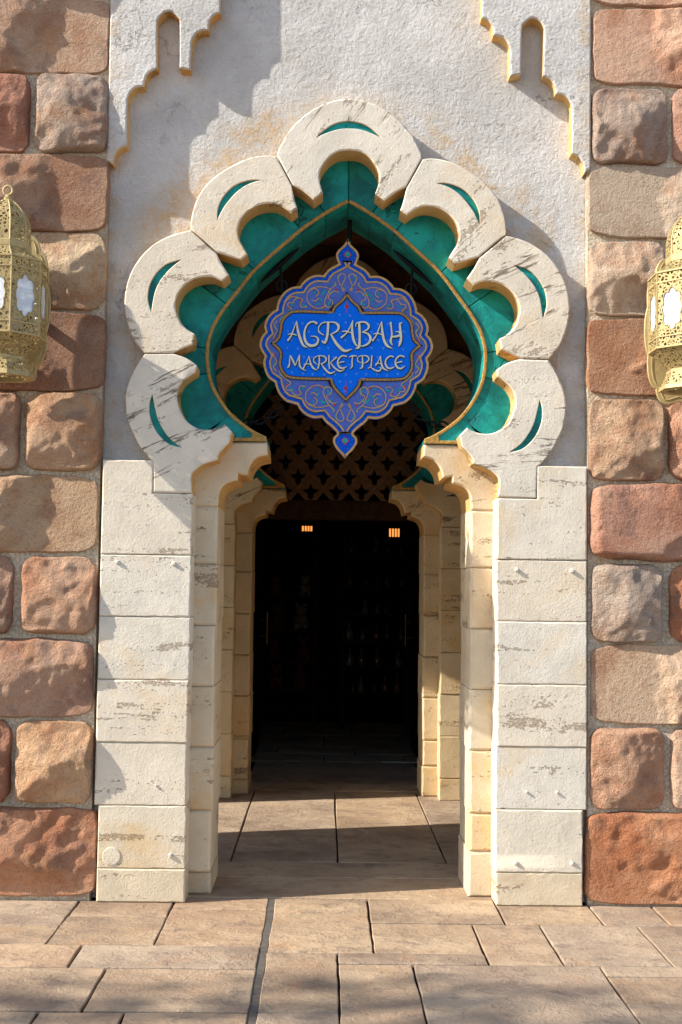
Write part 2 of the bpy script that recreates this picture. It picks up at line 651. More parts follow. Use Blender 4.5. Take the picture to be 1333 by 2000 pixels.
IRON = mat_plain('black wrought iron', (22, 22, 26), 0.5, metal=0.6, nscale=60)
WOOD = mat_plain('dark brown wood', (52, 34, 22), 0.8, nscale=16, spec=0.1)
LATT = mat_plain('terracotta lattice', (104, 73, 47), 0.85, nscale=30)
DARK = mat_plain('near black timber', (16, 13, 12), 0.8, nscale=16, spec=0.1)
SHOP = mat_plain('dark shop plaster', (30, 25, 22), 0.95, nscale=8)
BOLT = mat_plain('painted steel bolt', (214, 206, 192), 0.6, nscale=60)
BRASS = mat_plain('pale brass sheet', (180, 160, 112), 0.6, metal=0.25, nscale=30, namp=0.12, spec=0.5)
PIERCED = mat_pierced('pierced pale brass', (184, 163, 112))
PANE = mat_pane()
BRASSH = mat_plain('polished brass', (120, 92, 44), 0.3, metal=1.0, nscale=30, namp=0.1)

# ------------------------------------------------------------------ the ground
GROUND_Z = 0.0
ground = mesh_obj('ground', [(-300, -300, -0.02), (300, -300, -0.02), (300, 300, -0.02), (-300, 300, -0.02)], [(0, 1, 2, 3)], mat_ground())
tag(ground, kind='structure')
bed = mesh_obj('pavement', *box_data(-5.2, 5.4, -6.9, 9.5, -0.018, -0.015), JOINT)
tag(bed, kind='structure')
rng = random.Random(4)
PTINT = [(174, 148, 120), (168, 142, 116), (182, 156, 126), (160, 140, 120), (178, 146, 116), (164, 146, 128)]


def slab(x0, x1, y0, y1, name='paving_slab', gap=0.0085, tint=None, dz=None):
    if x1 < x0: x0, x1 = x1, x0
    if y1 < y0: y0, y1 = y1, y0
    ga = gap * 0.62
    x0 += ga; x1 -= ga; y0 += gap; y1 -= gap
    b = 0.004
    dz = rng.uniform(-0.002, 0.002) if dz is None else dz
    zt = GROUND_Z + dz
    cx, cy = (x0 + x1) / 2, (y0 + y1) / 2
    q = []
    for (ax, ay, bx, by) in ((x0, y0, x1, y0), (x1, y0, x1, y1), (x1, y1, x0, y1), (x0, y1, x0, y0)):
        n_ = max(2, min(8, int(math.hypot(bx - ax, by - ay) / 0.09)))
        for k in range(n_):
            t = k / n_
            q.append((ax + (bx - ax) * t + rng.uniform(-.0025, .0025), ay + (by - ay) * t + rng.uniform(-.0025, .0025)))
    m_ = len(q)
    qi = inset(q, b)
    V = [(x, y, -0.0148) for x, y in q] + [(x, y, zt - b) for x, y in q] + [(x, y, zt) for x, y in qi]
    Fc = []
    for k in (0, m_):
        for i in range(m_):
            Fc.append((k + i, k + (i + 1) % m_, k + m_ + (i + 1) % m_, k + m_ + i))
    Fc.append(tuple(range(2 * m_, 3 * m_)))
    o = mesh_obj(name, V, Fc, PAVE, bed)
    t = tint or rng.choice(PTINT)
    f = rng.uniform(0.94, 1.08)
    o['tint'] = [c * f for c in lin(*t)[:3]]
    return o


FILL = mat_plain('grey joint sealant', (92, 86, 80), 0.9, nscale=30)
YF = -1.93
XL, XR = -2.9, 3.1
yT = gy(667, 1755)
yWL = 0.04
xa, xb = gx(160, 1754), gx(347, 1749)
xE0, xE1 = gx(527, 1755), gx(537, 1755)
yL1, yL2, yL3 = gy(300, 1845.5), gy(300, 1891), gy(300, 1976)
for (x0, x1, ys) in ((XL, xa, gy(60, 1805)), (xa, xb, gy(235, 1790)), (xb, xE0, gy(430, 1775.5))):
    top = yT if x0 == xb else yWL
    slab(x0, x1, ys, top); slab(x0, x1, yL1, ys, gap=0.005)
xc, xd = gx(161, 1846), gx(206, 1894)
xe, xf = gx(75, 1976), gx(244, 1977)
for a, b_ in ((XL, xc), (xc, xE0)): slab(a, b_, yL2, yL1)
for a, b_ in ((XL, xd), (xd, xE0)): slab(a, b_, yL3, yL2)
for a, b_ in ((XL, xe), (xe, xf), (xf, xE0)): slab(a, b_, YF - 0.35, yL3)
xg, xh, xi, xj = gx(717, 1756), gx(965, 1761), gx(1150, 1769), gx(1274, 1772)
yR1, yR2, yR3 = gy(850, 1804), gy(830, 1862.5), gy(850, 1883.5)
yA, yA2 = gy(620, 1860), gy(580, 1977)
xk, xl, xm, xo = gx(922, 1806), gx(1054, 1807), gx(1246, 1811), gx(660, 1861)
xp, xq = gx(807, 1884), gx(1171, 1887)
slab(xE1, xg, yA, yT)
slab(xg, xh, yR1, yT)
for a, b_ in ((xh, xi), (xi, xj), (xj, XR)): slab(a, b_, yR1, yWL)
slab(xg, xk, yR2, yR1); slab(xo, xk, yR3, yR2, gap=0.005)
for a, b_ in ((xk, xl), (xl, xm), (xm, XR)): slab(a, b_, yR3, yR1)
slab(xE1, xo, yA2, yA); slab(xE1, xo, YF - 0.35, yA2)
ys = gy(740, 1929)
slab(xo, xp, ys, yR3); slab(xo, xp, YF, ys, gap=0.005)
slab(xp, xq, YF, yR3)
y1, y2 = gy(1260, 1908), gy(1280, 1958.5)
slab(xq, XR, y1, yR3); slab(xq, XR, y2, y1, gap=0.005); slab(xq, XR, YF, y2, gap=0.005)
slab(xo, XR, YF - 0.35, YF)
mesh_obj('joint_filler', *box_data(xE0 - 0.004, xE1 + 0.004, YF - 0.35, yT, -0.0146, -0.006), FILL, bed)
# the plaza nearer the viewer goes on in the same ashlar
yy = YF - 0.35
while yy > -6.6:
    hh = rng.choice((0.45, 0.62, 0.3))
    xx = XL - rng.uniform(0, 0.4)
    while xx < XR:
        ww = rng.choice((0.45, 0.6, 0.9, 0.75))
        slab(xx, min(xx + ww, XR + 0.5), yy - hh, yy)
        xx += ww
    yy -= hh
# vestibule and doorway
yv1, yv2, yv3 = gy(660, 1714), gy(660, 1684), gy(660, 1545)
slab(-0.86, 1.06, yT, yv1, dz=0.0); slab(-0.70, 0.92, yv1, yv2)
vx = [-1.74, gx(475, 1612), gx(657, 1610), gx(842, 1615), 2.0]
for i in range(4):
    if i == 3:
        yq = gy(854, 1642)
        slab(vx[3], vx[4], yv2, yq); slab(vx[3], vx[4], yq, yv3, gap=0.005)
    else:
        slab(vx[i], vx[i + 1], yv2, yv3)
yd = gy(660, 1530)
slab(-0.62, 0.85, yv3, yd); slab(-0.62, 0.85, yd, 4.98)
for r_, (ya_, yb_) in enumerate(((5.02, 5.5), (5.5, 6.1), (6.1, 7.0), (7.0, 8.2))):
    for k in range(-4, 5):
        x0 = k * 0.75 + (0.31 if r_ % 2 else 0.02)
        slab(x0, x0 + 0.75, ya_, yb_)

# ------------------------------------------------------------------ stone piers
srng = random.Random(11)


def stone(x0, x1, z0, z1, ybase, yfront, tint, parent, seed, name='stone'):
    rg = random.Random(seed)
    cx, cz, a, b = (x0 + x1) / 2, (z0 + z1) / 2, (x1 - x0) / 2, (z1 - z0) / 2
    H = ybase - yfront
    nx = max(24, int((x1 - x0) / 0.009)); nz = max(24, int((z1 - z0) / 0.009))
    nx = min(nx, 110)
    rc = rg.uniform(0.020, 0.036)
    rad = rg.uniform(0.034, 0.056)
    planes = []
    for k in range(9):
        an = rg.uniform(0, 2 * PI)
        planes.append((math.cos(an) * rg.uniform(0.12, 0.42), math.sin(an) * rg.uniform(0.12, 0.42), rg.uniform(0.004, 0.038)))
    V, Fc = [], []
    so = Vector((seed * 3.17, seed * 1.31, seed * 0.77))

    def dens(i, n):
        u = i / n * 2 - 1
        return math.copysign(1 - (1 - abs(u)) ** 1.35, u)
    for j in range(nz + 1):
        v = dens(j, nz)
        for i in range(nx + 1):
            u = dens(i, nx)
            x, z = u * a, v * b
            t = min(a - abs(x), b - abs(z))
            tx, tz = a - abs(x), b - abs(z)
            fx = 1.0 if tx >= rad else math.sqrt(max(0, 1 - (1 - tx / rad) ** 2))
            fz = 1.0 if tz >= rad else math.sqrt(max(0, 1 - (1 - tz / rad) ** 2))
            h = H * min(fx, fz, fx * fz * 1.02)
            q = Vector((cx + x, 0, cz + z)) + so
            und = noise.noise(q * 5.0) * 0.016 + noise.noise(q * 13.0) * 0.007 + noise.noise(q * 31.0) * 0.004 + noise.noise(q * 62.0) * 0.002
            wq = q + Vector((noise.noise(q * 6.0), 0, noise.noise(q * 6.0 + Vector((5, 5, 5))))) * 0.05
            und += (noise.voronoi(wq * 9.0)[0][0] - 0.4) * 0.024 + (noise.voronoi(wq * 22.0)[0][0] - 0.4) * 0.010
            top = H + 0.012 + und
            for (sx, sz, off) in planes:
                top = min(top, H + off + sx * x + sz * z + noise.noise(q * 17.0 + Vector((off * 99, 0, 0))) * 0.010 + und * 0.6)
            top = max(top, H * 0.45)
            h = min(h * 1.06, top) if t > 0.03 else min(h + und * 0.3 * (t / 0.03), top)
            xx = x * (1 - rc / a * abs(v) ** 7 * abs(u) ** 5)
            zz = z * (1 - rc / b * abs(u) ** 7 * abs(v) ** 5)
            if t < 0.02:
                w = noise.noise(q * 9.0) * 0.008 + noise.noise(q * 28.0) * 0.003
                xx += w; zz += noise.noise(q * 9.0 + Vector((7, 3, 1))) * 0.008 + noise.noise(q * 28.0 + Vector((7, 3, 1))) * 0.003
            V.append((cx + xx, ybase - max(h, 0), cz + zz))
    for j in range(nz):
        for i in range(nx):
            k = j * (nx + 1) + i
            Fc.append((k, k + 1, k + nx + 2, k + nx + 1))
    # close the back
    o = mesh_obj(name, V, Fc, STONE, parent, 180)
    g_ = sum(tint) / 3
    o['tint'] = list(lin(*[min((c * 0.74 + g_ * 0.26) * 1.19, 235) for c in (tint[0] * 0.985, tint[1] * 1.02, tint[2] * 1.0)])[:3])
    return o


TAN, ROSE, BROWN, GREY, RUST, SAND = (184, 144, 118), (178, 124, 102), (158, 114, 92), (164, 136, 120), (178, 108, 72), (196, 158, 122)
LEFT = [  # y0, y1, [(x0, x1, tint)]
    (-172, -20, [(-80, 56, BROWN), (66, 212, TAN)]),
    (-12, 136, [(-230, 212, TAN)]),
    (141, 293, [(-230, -86, GREY), (-76, 57, (166, 106, 84)), (68, 211, GREY)]),
    (297, 446, [(-230, 210, (166, 122, 96))]),
    (452, 600, [(-230, -90, TAN), (-80, 52, BROWN), (62, 205, SAND)]),
    (607, 759, [(-230, 203, (158, 108, 82))]),
    (765, 917, [(-230, -100, ROSE), (-90, 37, TAN), (48, 197, (186, 138, 104))]),
    (926, 1078, [(-230, 190, (184, 142, 108))]),
    (1087, 1239, [(-230, -110, TAN), (-100, 25, BROWN), (39, 188, (190, 136, 104))]),
    (1248, 1400, [(-230, 182, (176, 128, 104))]),
    (1410, 1570, [(-230, -118, ROSE), (-108, 20, (168, 108, 80)), (28, 180, (196, 146, 106))]),
    (1580, 1752, [(-230, 187, (190, 124, 88))]),
]
RIGHT = [
    (-150, 8, [(1160, 1560, (196, 150, 126))]),
    (14, 161, [(1160, 1560, (198, 146, 118))]),
    (169, 315, [(1158, 1306, (158, 130, 116)), (1316, 1470, ROSE)]),
    (322, 461, [(1152, 1560, (176, 148, 126))]),
    (470, 614, [(1152, 1300, (190, 158, 134)), (1310, 1470, TAN)]),
    (622, 770, [(1150, 1560, (176, 122, 90))]),
    (778, 937, [(1153, 1299, (178, 136, 106)), (1309, 1470, (190, 130, 100))]),
    (945, 1095, [(1155, 1560, (176, 118, 94))]),
    (1104, 1253, [(1157, 1297, (164, 138, 122)), (1310, 1470, RUST)]),
    (1260, 1416, [(1157, 1560, (190, 150, 120))]),
    (1424, 1582, [(1155, 1301, (180, 128, 98)), (1313, 1470, TAN)]),
    (1590, 1774, [(1147, 1560, (184, 112, 72))]),
]
SB, SF = 0.055, -0.048
pierL = thing('stone_pier', 'pier of rough brown stones that carries the half shaded lantern', 'pier', (-1.75, 0.3, 0))
pierR = thing('stone_pier', 'pier of rough rust and tan stones that carries the sunlit yellow lantern', 'pier', (2.0, 0.3, 0))


def pier(par, rows, xin, xout, sgn):
    x0, x1 = min(xin, xout), max(xin, xout)
    o = box('mortar', x0, x1, 0.030, 0.618, -0.01, 5.25, MORTAR, par)
    seed = 5 if sgn < 0 else 105
    for y0, y1, cells in rows:
        for c in cells:
            seed += 1
            ym = (y0 + y1) / 2
            a = P(c[0], ym, SF + 0.03)[0]; b = P(c[1], ym, SF + 0.03)[0]
            if sgn < 0: a = max(a, xout)
            else: b = min(b, xout)
            if b - a < 0.06: continue
            xm = min(max((c[0] + c[1]) / 2, 20), 1310)
            z1, z0 = P(xm, y0, SF + 0.03)[1], P(xm, y1, SF + 0.03)[1]
            z1 += 0.006; z0 -= 0.006
            if sgn < 0: a = max(a - 0.006, xout)
            else: b = min(b + 0.006, xout)
            z0 = max(z0, 0.002)
            stone(a, b, z0, z1, SB, SF + srng.uniform(-0.012, 0.010), c[2], par, seed)


XPL = P(196, 900, 0.0)[0]      # where the jamb meets the left pier
XPR = P(1149, 900, 0.0)[0]
pier(pierL, LEFT, XPL - 0.004, -2.25, -1)
pier(pierR, RIGHT, XPR + 0.004, 2.55, 1)

# ------------------------------------------------------------------ scalloped arch
T_HALF = [(681, 192, 1), (655, 195), (630, 204), (605, 217.5), (582.5, 236), (565, 255), (552.5, 275), (544, 292.5), (542, 304, 1),
          (571.5, 361, 1), (590, 371), (612.5, 389, 1), (631, 376, 1), (627.5, 365), (624.5, 352.5), (625, 335), (632.5, 320),
          (645, 305), (662.5, 295), (683, 292.5, 1)]
P2 = [(540, 305, 1), (519.5, 303), (495, 306), (472.5, 313.5), (450, 324.7), (425.6, 340.6), (403, 360.3), (386.3, 385.6), (376.9, 412),
      (372.8, 434.4), (373, 447.5, 1), (403, 473), (424.5, 492.5, 1), (438.8, 497.2), (455.6, 502.9), (470.6, 507.5, 1), (483.8, 496.3, 1),
      (476.3, 483.2), (468.8, 470), (464.6, 455), (466.9, 438), (474.4, 423), (487.5, 410), (504.4, 400.6), (521.3, 396.9), (538.2, 397.8),
      (553.2, 404.4), (568.2, 415.6, 1), (581.3, 407.2, 1), (575.7, 389.4), (570, 362.2, 1)]
P3 = [(372, 449.4, 1), (350, 454), (327.5, 461.6), (305, 473.8), (284.4, 490.6), (267.5, 511.3), (254.4, 535.7), (246.9, 560),
      (243.5, 584.4), (244.6, 608.8), (250.6, 635), (261.9, 663.2), (281.6, 688.8, 1), (338.8, 689.2, 1), (353.8, 682), (376.3, 672.6, 1),
      (380, 651.6, 1), (365, 642.6), (351.9, 627.5), (344.4, 608.8), (342.5, 592), (348.2, 573.2), (359.4, 558), (374.4, 547),
      (391.3, 541.3), (413.8, 540.3), (433.5, 548.8, 1), (447.5, 536.6, 1), (442, 528), (432.5, 513), (423.5, 494, 1)]
P4 = [(282.8, 690.6, 1), (273.2, 704), (261.2, 725.6), (251.6, 747.2), (246.3, 771.2), (246.3, 795.2), (250.4, 821.6), (261.2, 848),
      (275.6, 874.4), (293.6, 896, 1), (299.5, 900, 1), (299.5, 962, 1), (375.2, 963.2, 1), (374, 929.6), (383.6, 916.4), (398, 906.8),
      (425.6, 898.4, 1), (427, 889), (434, 879.2), (448, 864.5, 1), (453.7, 843.2, 1), (438.8, 827.6, 1), (426.8, 834.8), (407.6, 838.9),
      (388.4, 837.2), (369.2, 826.4), (357.2, 812), (348.8, 792.8), (345.7, 778.4), (347.6, 761.6), (357.2, 744.8), (374, 731.6),
      (382.4, 726.8, 1), (384.8, 713.6, 1), (364.4, 699.2), (339.2, 690.6, 1)]
C_T = [(618.8, 267.5, 1), (630, 257.5), (645, 246), (662.5, 238.8), (681, 236.8), (700, 239), (718, 246), (733, 257), (745, 268.5, 1),
       (724, 259), (704, 252.5), (681, 250.5), (660, 252.5), (640, 258.8)]
C2 = [(424.7, 428.8, 1), (425.6, 410), (431.3, 393), (442.5, 376.3), (457.5, 363), (476.3, 354.7), (495, 351), (510, 351.9, 1),
      (495, 355.6), (480, 362), (465, 372.5), (452, 385.6), (438.8, 402.5), (431.3, 415.6)]
C3 = [(295.6, 609.7, 1), (289.6, 588), (290, 569.4), (293.8, 554.4), (303, 537.5), (314.4, 524.4), (329.4, 514), (354.7, 507, 1),
      (337, 520.6), (323.8, 533.8), (312.5, 548.8), (305, 563.8), (300.3, 580.7)]
C4 = [(298, 770, 1), (292.9, 785.6), (292.9, 809.6), (299.6, 831.2), (311.6, 850.4), (330.8, 867.2), (354.8, 874, 1), (333.2, 857.6),
      (318.8, 838.4), (309.2, 819.2), (303.2, 797.6)]
RIM = [(681, 396), (660, 407), (636.8, 419.9), (614, 435), (590.6, 451.4), (546.5, 489), (500.3, 530), (464.6, 574.3), (439.4, 606.8), (422.6, 634),
       (413.5, 657), (408.8, 680), (408.6, 704), (411.2, 728), (418, 752), (431.6, 778.4), (453.2, 807.2), (482, 831.2), (503, 844.5), (521, 853)]
B_CAP = [(352, 863.5, 1), (521.6, 863.5, 1), (523, 888.5, 1), (509, 891), (498.8, 896), (489.2, 908), (485, 920), (483.2, 928.4, 1), (465.2, 924.8, 1),
         (464, 938, 1), (446, 942.8), (434, 951.2), (428, 965), (425.6, 989.2, 1), (352, 989.2, 1)]
YT = 0.165      # face of the teal ring and of the inner jamb
YB = 0.62       # back of the arch wall


def half(items, Y=0.0, n=3):
    """an open half outline starting and ending on the axis -> full closed polygon"""
    corners = [i for i, q in enumerate(items) if len(q) > 2]
    W = [P(q[0], q[1], Y) for q in items]
    out = []
    for a, b in zip(corners, corners[1:]):
        run = W[a:b + 1]
        out += catmull(run, n)[:-1] if len(run) > 2 else run[:-1]
    out.append(W[-1])
    out[0] = (AX, out[0][1]); out[-1] = (AX, out[-1][1])
    return out + mirror(out)[1:-1]


def crescent(parent, pts, Y, seed):
    plate('crescent_inlay', inset(ccw(pts), 0.0006), Y + 0.0125, Y + 0.0165, TEAL, parent, bevel=0)


def petal(par, pts, hole, off, angle, seed, mat, crack=0.0):
    o = plate('voussoir', [(x, z) for x, z in pts], 0.0 + off, YT + off, mat, par, holes=[hole], bevel=0.007, hole_depth=0.015, jitter=0.006, seed=seed, side_mat=OCHRE)
    o['vein'] = angle
    o['crack'] = crack
    crescent(o, hole, off, seed)
    return o


def dense(poly, step=0.04):
    out = []
    for i in range(len(poly)):
        a, b = Vector(poly[i]), Vector(poly[(i + 1) % len(poly)])
        n_ = max(1, int((b - a).length / step))
        out += [tuple(a.lerp(b, k / n_)) for k in range(n_)]
    return out


JB = [0]


def jamb_block(par, x0, x1, y0, y1, z0, z1, mat, bevel=0.006, vein=0.0, name='jamb_block'):
    JB[0] += 1
    rect = [(x0, z0 + 0.0012), (x1, z0 + 0.0012), (x1, z1 - 0.0012), (x0, z1 - 0.0012)]
    o = plate(name, dense(rect, 0.03), y0, y1, mat, par, bevel=bevel, jitter=0.006, seed=JB[0] * 3.3)
    o['vein'] = vein
    return o


def smooth_rim():
    W = [P(q[0], q[1], YT) for q in RIM]
    W[0] = (AX, W[0][1])
    return catmull(W, 3)


rim_l = smooth_rim()


def rim_offset(pts, d):
    out = []
    m = len(pts)
    for i in range(m):
        a = Vector(pts[max(i - 1, 0)]); c = Vector(pts[min(i + 1, m - 1)])
        t = (c - a).normalized()
        nrm = Vector((t.y, -t.x))           # outwards on the left side going down
        out.append((pts[i][0] + nrm.x * d, pts[i][1] + nrm.y * d))
    return out


def build_arch(label, off, m_white, m_cream, bolts):
    par = thing('horseshoe_arch', label, 'arch', (AX, off, 0))
    # petals
    tp = half(T_HALF)
    petal(par, tp, outline(C_T), off, 0.95, 1, m_white, 1.0)
    for k, (pp, cc, ang) in enumerate(((P2, C2, 0.3), (P3, C3, 0.15), (P4, C4, 0.45))):
        L, H = outline(pp), outline(cc)
        petal(par, L, H, off, ang, 3 + k, m_white, (0.0, 0.0, 1.0)[k])
        petal(par, mirror(L), mirror(H), off, (0.75, 0.42, 0.05)[k], 13 + k, m_white, (0.0, 1.0, 1.0)[k])
    # teal ring in segments
    cuts = [0, 6, 12, 18, 23, 33, 39, 48, len(rim_l) - 1]
    D = 0.31
    outer = rim_offset(rim_l, D)
    outer[0] = (AX, rim_l[0][1] + 0.34)
    # pull the tail of the outer line back to a tidy impost
    zi = P(480, 862.5, YT)[1]
    for side in (0, 1):
        for a, b in zip(cuts, cuts[1:]):
            inn = rim_l[a:b + 1]; out = outer[a:b + 1]
            if b == cuts[-1]:
                out = [(max(x, rim_l[cuts[-2]][0] - 0.30), max(z, zi)) for x, z in out]
                inn = [(x, max(z, zi)) for x, z in inn] + [(inn[-1][0], zi)]
                out[-1] = (out[-1][0], zi)
            poly = inn + list(reversed(out))
            clean = []
            for q in poly:
                if not clean or (Vector(q) - Vector(clean[-1])).length > 0.003:
                    clean.append(q)
            poly = inset(ccw(clean), 0.0015)
            if side: poly = mirror(poly)
            plate('teal_segment', poly, YT + off, YB + off, TEAL, par, bevel=0.004)
        # rim of gilt plaster along the edge, and along the impost
        ro = rim_offset(rim_l, 0.018)
        strip = rim_l + [(rim_l[-1][0], zi + 0.002)] + [(P(452, 862, YT)[0], zi + 0.002), (P(452, 862, YT)[0], zi + 0.020), (rim_l[-3][0] - 0.05, zi + 0.020)] + list(reversed(ro[:-4]))
        if side: strip = mirror(strip)
        plate('gilded_rim', strip, YT - 0.010 + off, YT + 0.002 + off, GOLD, par, bevel=0.004)
        # impost and inner jamb
        cap = outline(B_CAP, YT)
        if side: cap = mirror(cap)
        o = plate('impost', cap, YT + off, YB + off, m_cream, par, bevel=0.010, side_mat=OCHRE)
        o['vein'] = 0.2
        zs = [P(420, y, YT)[1] for y in (989.2, 1102, 1222, 1341, 1460, 1583.5, 1658 if side else 1705)] + [0.0]
        xi0, xi1 = P(352, 989, YT)[0], P(425.6, 989, YT)[0]
        for k in range(len(zs) - 1):
            w = 0.004 * math.sin(k * 2.1 + side)
            x0, x1 = xi0, xi1 + w
            if side: x0, x1 = 2 * AX - x1, 2 * AX - x0
            jamb_block(par, x0, x1, YT + off, YB + off, zs[k + 1], zs[k], TRAVD if k == 6 and not off else m_cream, 0.012)
        # outer jamb
        xo_, xi_ = P(199, 1000)[0], P(375.5, 1000)[0]
        xn = P(299.5, 930)[0]
        z0, z1 = P(300, 1083.5)[1], P(250, 898.5)[1]
        zn = P(340, 963.5)[1]
        L = [(xo_, z0 + 0.0015), (xi_, z0 + 0.0015), (xi_, zn - 0.0015), (xn - 0.0015, zn - 0.0015), (xn - 0.0015, z1), (xo_, z1)]
        if side: L = mirror(L)
        plate('jamb_block', dense(L, 0.03), off, YB + off - 0.004 if off else 0.5, m_white, par, bevel=0.006, jitter=0.006, seed=side)
        zs = [P(290, y)[1] for y in (1083.5, 1204.5, 1328, 1450.5, 1573.5, 1697)] + [0.0]
        for k in range(len(zs) - 1):
            x0, x1 = xo_ + (0.022 if k >= 4 else 0.0), xi_ + 0.003 * math.sin(k * 1.7 + side * 2)
            if side: x0, x1 = 2 * AX - x1, 2 * AX - x0
            dy = 0.003 * math.sin(k * 2.3 + side)
            jamb_block(par, x0, x1, off + dy, YT + off - 0.001, zs[k + 1], zs[k], (TRAVD if not off else m_cream) if k == 5 else (TRAVM if not off else m_cream) if k == 4 else m_white, 0.006)
    if bolts:
        def bolt(px, py, r=0.012, h=0.012):
            x, z = P(px, py, -0.004)
            V, Fc = [], []
            for yy, rr in ((0.004, r * 1.0), (-h * 0.55, r), (-h, r * 0.55)):
                for k in range(6):
                    a = k * PI / 3 + px
                    V.append((x + rr * math.cos(a), yy, z + rr * math.sin(a)))
            for q in (0, 6):
                for k in range(6):
                    Fc.append((q + k, q + (k + 1) % 6, q + 6 + (k + 1) % 6, q + 6 + k))
            Fc.append(tuple(range(12, 18)))
            mesh_obj('bolt', V, Fc, BOLT, par)
        for q in ((230, 1098), (340, 1101), (333, 1671), (1010, 1113), (1118, 1115), (1008, 1686), (1118, 1686)):
            bolt(*q)
        for q in ((305, 1535), (1029, 1547), (1089, 1548)):
            bolt(q[0], q[1], 0.007, 0.008)
        # plugged bolt hole
        x, z = P(218, 1672, 0)
        ringp = [(x + 0.045 * math.cos(a), z + 0.045 * math.sin(a)) for a in [k * PI / 12 for k in range(24)]]
        plate('mortar_plug', ringp, -0.0035, 0.003, TRAVM, par, bevel=0.002)
    return par


arch1 = build_arch('white scalloped horseshoe arch of seven petals with bolted jambs in daylight', 0.0, TRAV, TRAVW, True)
OFF2 = 3.01
arch2 = build_arch('dim scalloped arch coloured gold for bounced light standing deeper inside behind the hanging sign', OFF2, TRAV_BOUNCE, TRAV_BOUNCE, False)

# ------------------------------------------------------------------ stucco wall with the hole for the arch
YS = 0.087


def arch_hole(Y=None):
    """a line that runs under the petals, their outer edges overlap it"""
    q = [(681, 215), (620, 232), (570, 300), (500, 325), (430, 365), (395, 445), (330, 478), (275, 545), (268, 620), (298, 690), (270, 770), (285, 850), (330, 905), (330, 1000)]
    W = [P(a, b, 0.04) for a, b in q]
    W[0] = (AX, W[0][1])
    W = W[:-1] + [(W[-2][0], 0.0)]
    return W + mirror(W)[:-1]


hole = arch_hole()


def holed_wall(name, x0, x1, z1, y0, y1, mat, label, cat, hole, parent=None):
    H = ccw(hole)
    # start at the foot: wall polygon is one outline that walks round the opening
    i0 = min(range(len(H)), key=lambda k: (round(H[k][1], 3), H[k][0]))
    # order so that we go from the left foot up over to the right foot
    left = min((h for h in H if h[1] < 1e-6), key=lambda h: h[0])
    k = H.index(left)
    seq = [H[(k - i) % len(H)] for i in range(len(H))]
    poly = [(x0, 0.0)] + seq + [(x1, 0.0), (x1, z1), (x0, z1)]
    o = plate(name, poly, y0, y1, mat, parent, bevel=0)
    if label: tag(o, label, cat)
    return o


wall1 = thing('stucco_wall', 'pale rough stucco wall with stepped plaster relief round the white arch', 'wall', (AX, 0.3, 0))
holed_wall('stucco_face', XPL - 0.002, XPR + 0.002, 5.25, YS, YB - 0.006, STUCCO, None, None, hole, wall1)
REL = [(431, -160, 1), (431, 24, 1), (419, 28), (410, 40), (407.5, 58, 1), (390, 60), (378, 72), (374, 85, 1), (372.5, 136, 1), (351, 132, 1), (351, 45),
       (347, 33), (339, 24), (328, 21), (316, 27), (309, 38), (307.5, 50), (307.5, 133, 1), (294, 139), (284.5, 151), (281.5, 168, 1), (265, 170), (253, 182), (249, 195, 1),
       (247.5, 284, 1), (233, 290), (224, 304), (221, 321, 1), (209, 312, 1), (209, -160, 1)]
rl = outline(REL, 0.004)
rl = [(max(x, XPL - 0.01), z) for x, z in rl]
plate('stepped_relief', rl, 0.004, YS + 0.004, STUCCO, wall1, bevel=0.008, jitter=0.004, side_mat=OCHRE)
plate('stepped_relief', mirror(rl), 0.004, YS + 0.004, STUCCO, wall1, bevel=0.008, jitter=0.004, side_mat=OCHRE)

# ------------------------------------------------------------------ vestibule between the two arches
h2 = [(x, z) for x, z in hole]
o = holed_wall('inner_wall', -1.752, 2.05, 4.3, OFF2 + YS, OFF2 + YB - 0.006, PLASTER, 'brown plaster wall round the inner arch', 'wall', h2)
# left side wall with an arched opening that lets the sun in
ya_, yb_ = 1.34, 2.56
ym = (ya_ + yb_) / 2


def side_wall(name, x0, x1, label):
    arc = [(ya_, 0.0), (ya_, 2.25), (ya_ - 0.06, 2.5), (ya_ + 0.05, 2.85), (ya_ + 0.3, 3.12), (ym, 3.4), (yb_ - 0.3, 3.12), (yb_ - 0.05, 2.85), (yb_ + 0.06, 2.5), (yb_, 2.25), (yb_, 0.0)]
    poly = [(YB, 0.0)] + arc + [(OFF2 + YB, 0.0), (OFF2 + YB, 4.9), (YB, 4.9)]
    V = [(x0, y, z) for y, z in poly] + [(x1, y, z) for y, z in poly]
    n = len(poly)
    Fc = [(i, (i + 1) % n, n + (i + 1) % n, n + i) for i in range(n)]
    for t in tessellate_polygon([[Vector((y, z, 0)) for y, z in poly]]):
        Fc.append(tuple(t)); Fc.append(tuple(n + q for q in t))
    return tag(mesh_obj(name, V, Fc, CREAM), label, 'wall')


side_wall('side_wall', -2.25, -1.754, 'cream side wall with an arched opening that lets sunlight into the vestibule')
o = box('side_wall', 2.052, 2.55, YB, OFF2 + YB, 0, 4.9, CREAM)
tag(o, 'closed cream side wall of the vestibule between both arches', 'wall')
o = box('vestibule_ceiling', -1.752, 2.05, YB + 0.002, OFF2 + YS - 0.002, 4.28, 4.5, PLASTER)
tag(o, 'brown plaster ceiling over the vestibule', 'ceiling')

# ------------------------------------------------------------------ lattice screen and lintel over the shop door
YL = OFF2 + YB + 0.008
latt = thing('lattice_screen', 'terracotta lattice of fleur cutouts filling the inner arch above the doors', 'lattice', (AX, YL, P(660, 990, YL)[1]))
cxl, czl = P(657, 962, YL)
ROWS = []
DXL, DZL = 0.209, 0.1215


